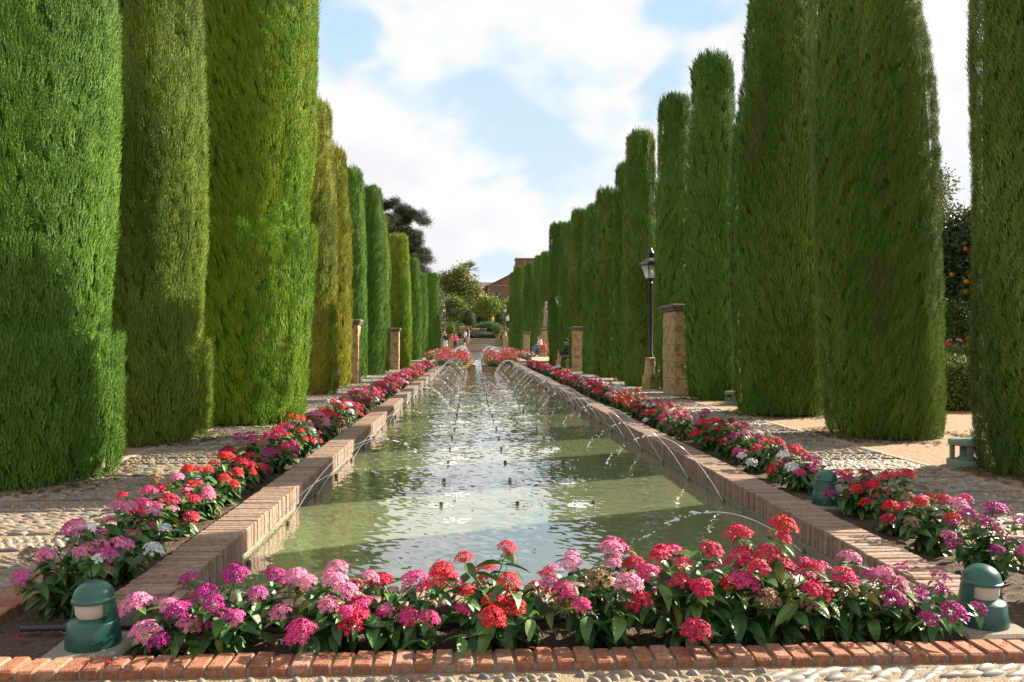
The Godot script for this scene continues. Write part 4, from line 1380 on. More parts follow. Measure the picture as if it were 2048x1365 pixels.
	broad_tree("leafy_tree", "grey-brown feathery tree behind the far lamp at the end of the sunlit cypresses", Vector3(-4.0, 1.36, -84.5), 2.0, 0.16, [[Vector3(0.3, 2.2, 0), Vector3(0.9, 1.3, 0.9)], [Vector3(0.3, 4.0, 0), Vector3(0.9, 1.3, 0.9)], [Vector3(0.6, 0.9, 0.4), Vector3(0.8, 0.8, 0.8)]], 460, 1.9, Color(0.07, 0.08, 0.035), Color(0.20, 0.20, 0.10))
	# palm
	var pm := thing("palm_tree", "palm tree crest rising behind the leafy trees", "palm", Vector3(-0.45, 2.3, -115))
	var tk := Geo.new()
	tk.tube([Vector3(0, 0, 0), Vector3(0.1, 5, 0), Vector3(0, 8.4, 0)], [0.28, 0.22, 0.24], 9)
	put("trunk", tk, M.bark, pm)
	for k in 24:
		var a := TAU * k / 24.0 + rng.randf() * 0.3
		var el := rng.randf_range(-0.5, 1.3)
		var g := Geo.new()
		var d := Vector3(cos(a) * cos(el), sin(el), sin(a) * cos(el))
		var b := Vector3(0, 8.5, 0)
		var side := d.cross(Vector3.UP).normalized()
		for q in 18:
			var an := (q / 17.0 - 0.5) * 2.0
			var f := (d * cos(an) + side * sin(an)).normalized()
			var s0 := b + d * 0.9
			var e := s0 + f * 1.15 + Vector3.DOWN * 0.2
			var ww := f.cross(d.cross(side)).normalized() * 0.045
			g.tri(s0 - ww, e, s0 + ww, Color(0.10, 0.15, 0.06))
		g.tube([b, b + d * 0.9], [0.03, 0.02], 4, Color(0.12, 0.14, 0.05))
		put("frond", g, M.foliage, pm)
	# cedar: flat plates of dark needles
	var cd := thing("cedar_tree", "tall dark cedar with layered drooping branches behind the sunlit cypresses", "cedar", Vector3(-8.6, 1.36, -92))
	var ct := Geo.new()
	ct.tube([Vector3(0, 0, 0), Vector3(-0.2, 8, 0), Vector3(0.2, 14.6, 0)], [0.5, 0.36, 0.08], 9)
	var lobes := []
	for k in 34:
		var y := 3.4 + 1.4 * (k / 4) + rng.randf_range(-0.6, 0.6)
		var a := TAU * (k % 4) / 4.0 + 0.9 * (k / 4) + rng.randf_range(-0.3, 0.3)
		if k % 4 == 0: a = rng.randf_range(-0.5, 0.5)
		var ln := lerpf(6.0, 3.0, (y - 3.5) / 12.8) * rng.randf_range(0.65, 1.05)
		var d := Vector3(cos(a), 0, sin(a))
		var tip := d * ln + Vector3.UP * (y - 0.25 + rng.randf_range(-0.3, 0.3))
		ct.tube([Vector3(0, y - 0.5, 0), d * ln * 0.5 + Vector3.UP * (y + 0.15), tip], [0.12, 0.07, 0.03], 5)
		for q in 7:
			var t := 0.25 + 0.13 * q
			lobes.append([d * ln * t + Vector3.UP * (y + 0.1 - 0.5 * t * t + rng.randf_range(-0.3, 0.2)) + Vector3(rng.randfn(), 0, rng.randfn()) * 0.4, Vector3(0.5, 0.24, 0.5) * rng.randf_range(0.6, 1.3) * (1.2 - 0.1 * q)])
	put("trunk", ct, M.bark, cd)
	crown_of(cd, lobes, M.needle_clump, 1100, 1.7, Color(0.022, 0.036, 0.020), Color(0.075, 0.085, 0.038))
	build_houses()

func build_houses() -> void:
	var b := thing("brick_hall", "old brown brick hall with a low gable beyond the terrace trees", "building", Vector3(6.4, 2.3, -126))
	var w := Geo.new()
	w.box(Vector3(0, 3.5, 0), Vector3(8.0, 7.0, 8), 0.03)
	w.face([Vector3(-4.0, 6.99, 4.0), Vector3(4.0, 6.99, 4.0), Vector3(0.9, 9.3, 4.0)], Vector3(0, 7.0, 0))
	put("wall", w, M.masonry, b)
	var c := Geo.new()
	c.box(Vector3(-0.1, 7.02, 4.04), Vector3(8.1, 0.13, 0.14), 0.02)
	put("string_course", c, M.stone_pale, b)
	var r := Geo.new()
	r.quad(Vector3(-4.4, 6.75, 4.3), Vector3(0.9, 9.45, 4.3), Vector3(0.9, 9.45, -4.3), Vector3(-4.4, 6.75, -4.3))
	r.quad(Vector3(0.9, 9.45, 4.3), Vector3(4.4, 6.75, 4.3), Vector3(4.4, 6.75, -4.3), Vector3(0.9, 9.45, -4.3))
	put("roof", r, M.roof, b)
	var lw := Geo.new()
	lw.quad(Vector3(-6.6, 6.9, 2.8), Vector3(-6.6, 7.7, 0.5), Vector3(-2.6, 7.7, 0.5), Vector3(-2.6, 6.9, 2.8))
	var rib := Geo.new()
	for k in 20:
		rib.tube([Vector3(-6.5 + 0.2 * k, 6.9, 2.82), Vector3(-6.5 + 0.2 * k, 7.7, 0.52)], [0.075, 0.075], 6)
	var lr := put("low_roof", lw, M.roof, b)
	put("roof_tiles", rib, M.roof, lr).set_meta("kind", "stuff")
	var lwall := Geo.new()
	lwall.box(Vector3(-4.6, 3.4, 1.0), Vector3(4.0, 6.8, 3.2), 0.03)
	put("low_wall", lwall, M.masonry, b)
	var t := thing("stone_tower", "square stone tower top showing above the shaded cypresses", "tower", Vector3(9.4, 2.3, -142))
	var g := Geo.new()
	g.box(Vector3(0, 5.9, 0), Vector3(3.9, 11.8, 3.9), 0.03)
	put("wall", g, M.masonry, t)
	var g2 := Geo.new()
	g2.box(Vector3(0, 12.3, 0), Vector3(3.4, 1.0, 3.4), 0.03)
	put("parapet", g2, M.masonry, t)
	var g3 := Geo.new()
	g3.box(Vector3(0, 12.88, 0), Vector3(3.7, 0.18, 3.7), 0.03)
	put("coping", g3, M.stone_pale, t)
	var sl := Geo.new()
	sl.box(Vector3(-0.2, 12.2, 1.71), Vector3(0.2, 0.8, 0.06))
	put("slit", sl, M.stone_pale, t)
	# low house behind the side garden
	var h := thing("tiled_house", "low house with brown tiled roof behind the round bushes of the side garden", "house", Vector3(20.2, 0, -36))
	var hw := Geo.new()
	hw.box(Vector3(0, 1.15, 0), Vector3(9, 2.3, 5), 0.02)
	put("wall", hw, M.plaster, h)
	var hr := Geo.new()
	hr.quad(Vector3(-4.8, 2.2, 2.9), Vector3(-4.8, 4.0, 0), Vector3(4.8, 4.0, 0), Vector3(4.8, 2.2, 2.9))
	hr.quad(Vector3(-4.8, 4.0, 0), Vector3(-4.8, 2.2, -2.9), Vector3(4.8, 2.2, -2.9), Vector3(4.8, 4.0, 0))
	var rf := put("roof", hr, M.roof, h)
	var rb := Geo.new()
	for k in 48:
		rb.tube([Vector3(-4.7 + 0.2 * k, 2.22, 2.92), Vector3(-4.7 + 0.2 * k, 4.02, 0.02)], [0.07, 0.07], 6)
	put("roof_tiles", rb, M.roof, rf).set_meta("kind", "stuff")

func build_side_garden() -> void:
	var tn := Color(0.045, 0.075, 0.016)
	var tp := Color(0.18, 0.25, 0.035)
	hedge_box("box_hedge", "thick clipped box hedge bounding the sandy strip behind the shaded cypresses", Vector3(8.4, 0, -13.0), Vector3(5.0, 0.78, 0.9), 1.1, tn, tp)
	hedge_box("box_hedge", "second clipped box hedge standing just behind the thick front one", Vector3(9.6, 0, -15.4), Vector3(5.5, 0.92, 0.7), 1.2, tn, tp)
	var o := thing("round_bush", "big round clipped bush behind the box hedges", "bush", Vector3(10.85, 0, -18.0))
	shaped_bush(o, Vector3(0, 1.05, 0), Vector3(0.72, 1.0, 0.72), 0.1, 1.4, Color(0.04, 0.09, 0.018), Color(0.16, 0.26, 0.04))
	var o2 := thing("round_bush", "tall narrow bush with sunlit edge behind the box hedges beside the wide cypress", "bush", Vector3(10.1, 0, -18.4))
	shaped_bush(o2, Vector3(0, 1.05, 0), Vector3(0.36, 1.05, 0.4), 0.1, 1.4, Color(0.04, 0.09, 0.018), Color(0.17, 0.27, 0.04))
	for k in 16:
		var f := thing("garden_flower", "small bright garden flower above the second box hedge", "flower", Vector3(8.7 + 0.14 * k + rng.randf_range(-0.1, 0.1), 0.0, -16.2 + rng.randf_range(-0.2, 0.2)), rng.randf() * TAU, "garden flowers over the hedge")
		var hh := rng.randf_range(0.95, 1.2)
		var s := Geo.new()
		s.tube([Vector3.ZERO, Vector3(0.03, hh, 0)], [0.008, 0.005], 4)
		put("stem", s, M.stem, f)
		put("flower_head", M.umbel[["scarlet", "pink", "white", "orange"][rng.randi() % 4]][0], M.petal, f, Transform3D(Basis.from_euler(Vector3(0.5, 0, 0)).scaled(Vector3.ONE * 1.4), Vector3(0.03, hh, 0)))
	# orange tree hanging in from the side
	var t := broad_tree("orange_tree", "dark orange tree bearing ripe oranges behind the shaded cypresses", Vector3(11.2, 0, -16.6), 1.8, 0.13, [[Vector3(-0.95, 2.55, 0), Vector3(0.55, 0.5, 0.6)], [Vector3(-0.7, 3.1, 0), Vector3(0.75, 0.6, 0.8)], [Vector3(0.5, 3.1, 0), Vector3(1.0, 1.0, 0.9)], [Vector3(-0.5, 2.2, 0.2), Vector3(0.4, 0.4, 0.5)]], 1700, 0.9, Color(0.024, 0.05, 0.016), Color(0.065, 0.11, 0.03))
	for q in [Vector3(-1.42, 2.45, 0.3), Vector3(-1.25, 2.3, 0.5), Vector3(-1.1, 2.35, 0.55), Vector3(-1.0, 2.5, 0.6), Vector3(-1.05, 2.0, 0.4), Vector3(-1.25, 2.95, 0.5), Vector3(-0.92, 2.68, 0.6), Vector3(-1.2, 2.1, 0.4), Vector3(-0.95, 2.18, 0.55)]:
		var g := Geo.new()
		g.ball(Vector3.ZERO, Vector3(0.055, 0.052, 0.055), 10, 7)
		put("orange", g, M.orange, t, Transform3D(Basis(), q))
	broad_tree("tall_tree", "tall grey-green airy tree far behind the side garden", Vector3(21.6, 0, -38.5), 5.0, 0.3, [[Vector3(-0.4, 6.6, 0), Vector3(1.1, 1.2, 1.1)], [Vector3(0.5, 8.4, 0), Vector3(0.9, 1.0, 0.9)], [Vector3(-0.6, 9.4, 0.3), Vector3(0.8, 0.8, 0.8)], [Vector3(1.2, 6.8, 0.3), Vector3(0.8, 0.7, 0.8)], [Vector3(-0.2, 4.8, 0), Vector3(1.2, 1.2, 1.1)]], 380, 1.5, Color(0.08, 0.10, 0.045), Color(0.22, 0.24, 0.10))

func build_people() -> void:
	var tan := Color(0.50, 0.29, 0.19)
	var dark := Color(0.02, 0.013, 0.01)
	# two women at the foot of the steps
	person("woman in black jumper and white trousers raising a hand to her head", Vector3(-2.22, 0.226, -73.5), 0.1, 0.92, {"elr": Vector3(-0.30, 1.22, 0.10), "har": Vector3(-0.16, 1.50, 0.12), "hal": Vector3(0.24, 0.84, 0.03)},
		{"skin": tan, "hair": dark, "top": Color(0.008, 0.008, 0.01), "bottom": Color(0.62, 0.64, 0.72), "shoes": Color(0.1, 0.1, 0.1), "sleeve": 2, "leg": 1, "hair_long": true})
	person("woman in pink jacket and dark jeans holding a camera before her chest", Vector3(-1.36, 0.226, -73), -0.1, 0.90, {"ell": Vector3(0.25, 1.10, 0.06), "hal": Vector3(0.05, 1.14, 0.22), "elr": Vector3(-0.25, 1.10, 0.06), "har": Vector3(-0.05, 1.14, 0.22)},
		{"skin": tan, "hair": dark, "top": Color(0.62, 0.07, 0.18), "bottom": Color(0.03, 0.05, 0.09), "shoes": Color(0.1, 0.1, 0.1), "sleeve": 2, "leg": 1, "hair_long": true})
	# the pair going up the steps
	var w := person("person with black backpack, white shirt and dark shorts on the steps", Vector3(-0.5, 0.41, -78.18), -1.4, 1.04, {"elr": Vector3(-0.22, 1.15, 0.12), "har": Vector3(-0.16, 1.08, 0.34), "knl": Vector3(0.10, 0.52, 0.16), "anl": Vector3(0.11, 0.14, 0.08)},
		{"skin": tan, "hair": dark, "top": Color(0.66, 0.66, 0.66), "bottom": Color(0.02, 0.02, 0.025), "shoes": Color(0.4, 0.4, 0.4), "sleeve": 1, "leg": 0})
	var bp := Geo.new()
	bp.box(Vector3(0, 1.22, -0.21), Vector3(0.28, 0.40, 0.18), 0.05)
	put("backpack", bp, mat(0.012, 0.012, 0.014, 0.8), w)
	person("person in black vest and pale shorts climbing the steps behind the backpacker", Vector3(-0.26, 0.79, -78.95), -1.2, 1.02, {"elr": Vector3(-0.24, 1.12, 0.08), "har": Vector3(-0.2, 1.0, 0.3)},
		{"skin": tan, "hair": Color(0.06, 0.03, 0.015), "top": Color(0.012, 0.012, 0.014), "bottom": Color(0.4, 0.38, 0.35), "shoes": Color(0.3, 0.3, 0.3), "sleeve": 0, "leg": 0})
	# seated figures along the shaded row
	var sit := {"hip": Vector3(0, 0.52, 0), "waist": Vector3(0, 0.66, 0.02), "chest": Vector3(0, 0.88, 0.06), "neck": Vector3(0, 1.01, 0.09), "head": Vector3(0, 1.15, 0.12), "shl": Vector3(0.17, 0.95, 0.07), "ell": Vector3(0.21, 0.72, 0.16), "hal": Vector3(0.08, 0.66, 0.36),
		"shr": Vector3(-0.17, 0.95, 0.07), "elr": Vector3(-0.21, 0.72, 0.16), "har": Vector3(-0.08, 0.66, 0.36), "hpl": Vector3(0.09, 0.50, 0.03), "knl": Vector3(0.10, 0.50, 0.44), "anl": Vector3(0.10, 0.08, 0.42), "hpr": Vector3(-0.09, 0.50, 0.03), "knr": Vector3(-0.10, 0.50, 0.44), "anr": Vector3(-0.11, 0.08, 0.50)}
	var sw := person("seated woman in white top and blue jeans with red bag by stone pier", Vector3(3.92, 0.226, -46.0), -1.35, 0.94, sit,
		{"skin": tan, "hair": Color(0.05, 0.022, 0.012), "top": Color(0.55, 0.52, 0.55), "bottom": Color(0.09, 0.17, 0.30), "shoes": Color(0.02, 0.02, 0.02), "sleeve": 1, "leg": 1, "hair_long": true})
	var bag := thing("red_bag", "red shoulder bag beside the seated woman", "bag", Vector3(4.02, 0.62, -45.62))
	var bg := Geo.new()
	bg.box(Vector3(0, 0.14, 0), Vector3(0.34, 0.28, 0.14), 0.05)
	put("pouch", bg, mat(0.55, 0.03, 0.04, 0.6), bag)
	var bs := Geo.new()
	bs.tube([Vector3(-0.14, 0.26, 0), Vector3(-0.05, 0.48, 0), Vector3(0.05, 0.48, 0), Vector3(0.14, 0.26, 0)], [0.012, 0.012, 0.012, 0.012], 5)
	put("strap", bs, mat(0.55, 0.03, 0.04, 0.6), bag)
	var sit2 := sit.duplicate()
	sit2["anr"] = Vector3(-0.11, 0.08, 0.36)
	sit2["anl"] = Vector3(0.11, 0.08, 0.56)
	sit2["head"] = Vector3(0, 1.13, 0.15)
	person("seated person in dark shirt, shorts, white socks and cap by pier", Vector3(3.84, 0.0, -31.9), -1.3, 0.93, sit2,
		{"skin": Color(0.42, 0.21, 0.13), "hair": Color(0.01, 0.011, 0.02), "top": Color(0.014, 0.015, 0.022), "bottom": Color(0.05, 0.05, 0.035), "shoes": Color(0.012, 0.012, 0.012), "socks": Color(0.75, 0.75, 0.75), "sleeve": 2, "leg": 0, "cap": true})
	for s in [[Vector3(3.93, 0.0, -31.95), "low stone bench block under the seated person in shorts"], [Vector3(4.0, 0.222, -46.0), "low stone bench block under the seated woman"]]:
		var b := thing("stone_bench", s[1], "bench", s[0])
		var g := Geo.new()
		g.box(Vector3(0, 0.36, 0), Vector3(0.46, 0.1, 0.9), 0.015)
		put("seat", g, M.stone, b)
		var g2 := Geo.new()
		g2.box(Vector3(0, 0.155, 0), Vector3(0.36, 0.31, 0.74), 0.015)
		put("support", g2, M.stone, b)
	person("small distant person in yellow top on the terrace by citrus trunk", Vector3(2.45, 2.3, -92), 0.3, 0.98, {}, {"skin": tan, "hair": dark, "top": Color(0.7, 0.45, 0.05), "bottom": Color(0.5, 0.5, 0.52), "shoes": Color(0.1, 0.1, 0.1), "sleeve": 1, "leg": 1})
	person("small distant person in white shirt on the terrace beside the far lamp", Vector3(3.98, 2.3, -88), -0.5, 0.98, {}, {"skin": tan, "hair": dark, "top": Color(0.7, 0.7, 0.72), "bottom": Color(0.02, 0.02, 0.025), "shoes": Color(0.1, 0.1, 0.1), "sleeve": 1, "leg": 1})

func build_cypresses() -> void:
	var grn := Color(0.043, 0.100, 0.015)
	var gtip := Color(0.105, 0.195, 0.028)
	var olv := Color(0.058, 0.100, 0.014)
	var otip := Color(0.160, 0.215, 0.032)
	var lim := Color(0.064, 0.138, 0.014)
	var ltip := Color(0.205, 0.285, 0.026)
	var yel := Color(0.105, 0.125, 0.016)
	var ytip := Color(0.31, 0.29, 0.035)
	var fresh := Color(0.043, 0.100, 0.015)
	var ftip := Color(0.105, 0.195, 0.028)
	var mid := Color(0.050, 0.100, 0.0145)
	var mtip := Color(0.130, 0.205, 0.030)
	var sun := "cypresses of the sunlit row"
	var sha := "cypresses of the shaded row"
	cypress("widest fresh green cypress column opening the sunlit row beside the pebble path", Vector3(-3.70, 0, -6.85), 0.82, 6.3, grn, gtip, {"group": sun, "collar": 1.15, "rough": 0.022})
	cypress("slim olive-green cypress with a wider skirt below and hollow near the top", Vector3(-3.60, 0, -9.4), 0.67, 6.4, olv, otip, {"group": sun, "collar": 1.05, "rough": 0.05})
	cypress("shaggy bright green cypress with long shoots above a clipped collar", Vector3(-3.05, 0, -11.4), 0.80, 6.9, lim, ltip, {"group": sun, "collar": 2.6, "fringe": 2600, "rough": 0.04, "taper": 0.95, "shift": 0.22})
	cypress("yellow-green cypress just past the gap after the shaggy one", Vector3(-3.24, 0, -17.2), 0.52, 6.05, olv.lerp(yel, 0.5), ytip.lerp(otip, 0.35), {"group": sun, "rough": 0.05, "spikes": 1.5})
	cypress("yellowest cypress of the sunlit row beside the first slim pier", Vector3(-3.34, 0, -20.2), 0.48, 5.75, yel, ytip, {"group": sun, "rough": 0.04})
	cypress("fresh green cypress just behind the first slim pier of the sunlit row", Vector3(-3.58, 0, -25.0), 0.52, 6.3, grn, gtip, {"group": sun, "rough": 0.03})
	cypress("dark green cypress between the two slim piers of the sunlit row", Vector3(-3.23, 0, -26.9), 0.51, 6.1, fresh, ftip, {"group": sun, "rough": 0.04})
	cypress("olive cypress sliver before the second slim pier of the sunlit row", Vector3(-3.37, 0, -30.4), 0.48, 5.75, olv, otip, {"group": sun})
	cypress("flat-topped yellow-green cypress beyond the second slim pier of the sunlit row", Vector3(-2.89, 0, -33.4), 0.55, 5.4, lim, ytip.lerp(ltip, 0.5), {"group": sun})
	cypress("short green cypress on the upper level past the low steps", Vector3(-2.68, 0.22, -38.0), 0.49, 4.9, grn, gtip, {"group": sun})
	cypress("small green cypress next to the last slim pier of the sunlit row", Vector3(-2.77, 0.22, -45.3), 0.49, 4.85, grn, gtip, {"group": sun})
	cypress("last broad cypress of the sunlit row near the far steps", Vector3(-2.89, 0.22, -62.5), 0.58, 6.25, fresh, gtip, {"group": sun, "rough": 0.06})
	cypress("dark cypress column beside the flat-topped green garden speaker", Vector3(4.97, 0, -6.56), 0.78, 6.3, mid, mtip, {"group": sha, "rough": 0.03})
	cypress("widest cypress of the shaded row with brown bare patches near its foot", Vector3(4.84, 0, -9.4), 0.73, 6.5, mid.lerp(fresh, 0.3), mtip.lerp(ftip, 0.3), {"group": sha, "rough": 0.035, "shift": -0.33})
	cypress("dark broad cypress between the widest one and the pale stone pier", Vector3(4.68, 0, -12.2), 0.74, 6.4, mid, mtip, {"group": sha, "rough": 0.03, "taper": 0.6, "shift": -0.05})
	cypress("slender green cypress with ragged flat top in front of the big stone pier", Vector3(4.56, 0, -15.4), 0.53, 6.5, fresh, ftip, {"group": sha, "spikes": 2.0, "rough": 0.03})
	cypress("tall green cypress rising behind the big stone pier and lamp", Vector3(4.58, 0, -18.3), 0.49, 6.6, fresh, ftip, {"group": sha, "spikes": 1.6, "rough": 0.03})
	cypress("dark cypress with spiky tip just past the near lamp post", Vector3(4.16, 0, -20.0), 0.49, 6.25, mid, mtip, {"group": sha, "spikes": 1.8})
	cypress("narrow dark cypress second past the near lamp post", Vector3(4.32, 0, -22.6), 0.47, 6.0, fresh, ftip, {"group": sha})
	cypress("brownish cypress with bare streak in the middle of the shaded row", Vector3(4.12, 0, -24.7), 0.47, 5.7, mid, mtip, {"group": sha})
	cypress("green cypress just before the pier with the seated person in shorts", Vector3(4.11, 0, -27.2), 0.47, 5.65, fresh, ftip, {"group": sha})
	cypress("dark cypress behind the pier with the seated person in shorts", Vector3(4.07, 0, -30.5), 0.48, 6.0, fresh.lerp(mid, 0.5), mtip, {"group": sha})
	cypress("slim cypress beside the half-hidden lantern of the shaded row", Vector3(3.98, 0, -33.2), 0.47, 5.95, fresh, ftip, {"group": sha})
	cypress("bushy round-topped cypress just before the statue pier", Vector3(3.80, 0.0, -35.4), 0.53, 6.2, fresh, Color(0.10, 0.145, 0.025), {"group": sha, "rough": 0.06})
	cypress("cypress behind the statue pier on the upper level", Vector3(4.44, 0.22, -48.6), 0.48, 6.4, fresh, ftip, {"group": sha})
	cypress("green cypress second past the statue pier on the upper level", Vector3(4.27, 0.22, -51.6), 0.51, 6.45, fresh, gtip, {"group": sha})
	cypress("cypress beside the last small pier of the shaded row", Vector3(4.16, 0.22, -58.5), 0.51, 6.6, fresh, ftip, {"group": sha})
	cypress("dark flat-topped cypress second from the end of the shaded row", Vector3(3.83, 0.22, -65.0), 0.58, 6.95, mid, ftip, {"group": sha})
	cypress("last cypress of the shaded row before the far steps", Vector3(3.80, 0.22, -71.0), 0.55, 7.05, mid, ftip, {"group": sha})

func build_row_things() -> void:
	pier("big weathered stone pier beside the near lamp post", Vector3(4.35, 0, -16.75), 1.84, 0.60, 1.0, 0.0)
	pier("stone pier behind the seated person in shorts", Vector3(3.90, 0, -29.6), 1.62, 0.46, 0.55)
	var sp := pier("stone pier carrying a pale statue near the seated woman", Vector3(4.30, 0.222, -47.2), 1.61, 0.46, 0.55)
	pier("last small stone pier near the end of the shaded row", Vector3(3.86, 0.222, -57.0), 1.49, 0.42, 0.5)
	pier("slim sunlit stone pier after the yellowest cypress", Vector3(-3.06, 0, -21.4), 1.65, 0.40, 0.5)
	pier("slim sunlit stone pier in the middle of the sunlit row", Vector3(-2.97, 0, -32.0), 1.60, 0.44, 0.5)
	pier("slim sunlit stone pier on the upper level past the low steps", Vector3(-2.78, 0.222, -43.3), 1.27, 0.38, 0.5)
	# statue on its pier, mostly hidden between two cypresses
	var s := thing("statue", "slender pale stone statue of a robed figure on a pier", "statue", Vector3(4.31, 1.832, -47.2), -1.2)
	s.scale = Vector3.ONE * 0.92
	var g := Geo.new()
	smooth_body(g, [[Vector3(0, 0.16, 0), Vector3(0, 0.85, 0), 0.19, 0.13], [Vector3(0, 0.85, 0), Vector3(0, 1.25, 0), 0.12, 0.14], [Vector3(0.15, 1.3, 0), Vector3(-0.15, 1.3, 0), 0.06, 0.06], [Vector3(0.17, 1.3, 0), Vector3(0.22, 1.0, 0.08), 0.055, 0.045], [Vector3(0.22, 1.0, 0.08), Vector3(0.08, 0.95, 0.2), 0.045, 0.035], [Vector3(-0.17, 1.3, 0), Vector3(-0.24, 1.02, 0.05), 0.055, 0.045], [Vector3(-0.24, 1.02, 0.05), Vector3(-0.2, 1.2, 0.22), 0.042, 0.035], [Vector3(0, 1.3, 0), Vector3(0, 1.5, 0.01), 0.06, 0.05], [Vector3(0, 1.54, 0.01), Vector3(0, 1.6, 0), 0.085, 0.085]], 0.024, 0.04, 0.0, Color.WHITE)
	put("figure", g, M.stone_pale, s)
	var b := Geo.new()
	b.box(Vector3(0, 0.06, 0), Vector3(0.42, 0.12, 0.42), 0.015)
	put("base", b, M.stone_dark, s)
	lamp_post("tall black lamp post on a stone pedestal beside the big stone pier", Vector3(4.12, 0, -18.75), 3.28)
	lamp_post("half-hidden black lamp post between cypresses of the shaded row", Vector3(3.73, 0, -34.2), 3.28)
	lamp_post("half-hidden lamp post between cypresses of the sunlit row", Vector3(-3.33, 0, -34.9), 3.28)
	lamp_post("far lamp post on the steps beside the woman in black jumper", Vector3(-2.535, 1.98, -78.6), 2.6, false)
	lamp_post("far lamp post on the pale pedestal beside the steps", Vector3(3.265, 1.98, -78.6), 2.6, false)
	bollard("green dome bollard light on concrete pad at the bare soil corner", Vector3(-1.37, 0.0, -3.07), -0.35)
	bollard("green dome bollard light on concrete pad beside the magenta front flowers", Vector3(1.99, 0.0, -3.12), 0.25)
	bollard("green dome bollard light half sunk among red and white flowers by shaded path", Vector3(2.40, 0.0, -5.46), PI * 0.5)
	bollard("green dome bollard light hidden behind crimson and pink flowers by sunlit path", Vector3(-1.84, 0.0, -5.54), -PI * 0.5)
	bollard("green dome bollard light hidden behind dark red flowers by sunlit path", Vector3(-1.64, 0.0, -8.5), -PI * 0.5)
	garden_speaker("round sage-green garden speaker with flat lid on sand beside dark cypress", Vector3(4.36, 0, -7.05))
	garden_speaker("round sage-green garden speaker half hidden between two shaded cypresses", Vector3(4.52, 0, -14.0))
	var p := thing("irrigation_pipe", "dark plastic irrigation pipe lying on soil along the front pool wall", "pipe", Vector3(0, 0, -3.248))
	var g2 := Geo.new()
	var pts := []
	var rad := []
	for k in 30:
		pts.append(Vector3(-1.72 + 0.13 * k, -0.002 + 0.004 * sin(k * 0.9), 0.006 * sin(k * 1.7)))
		rad.append(0.0125)
	g2.tube(pts, rad, 10)
	put("hose", g2, M.pipe, p)
	var c := Geo.new()
	c.tube([Vector3(-1.56, -0.0, 0), Vector3(-1.50, -0.0, 0)], [0.018, 0.018], 12)
	put("coupling", c, M.pipe, p)

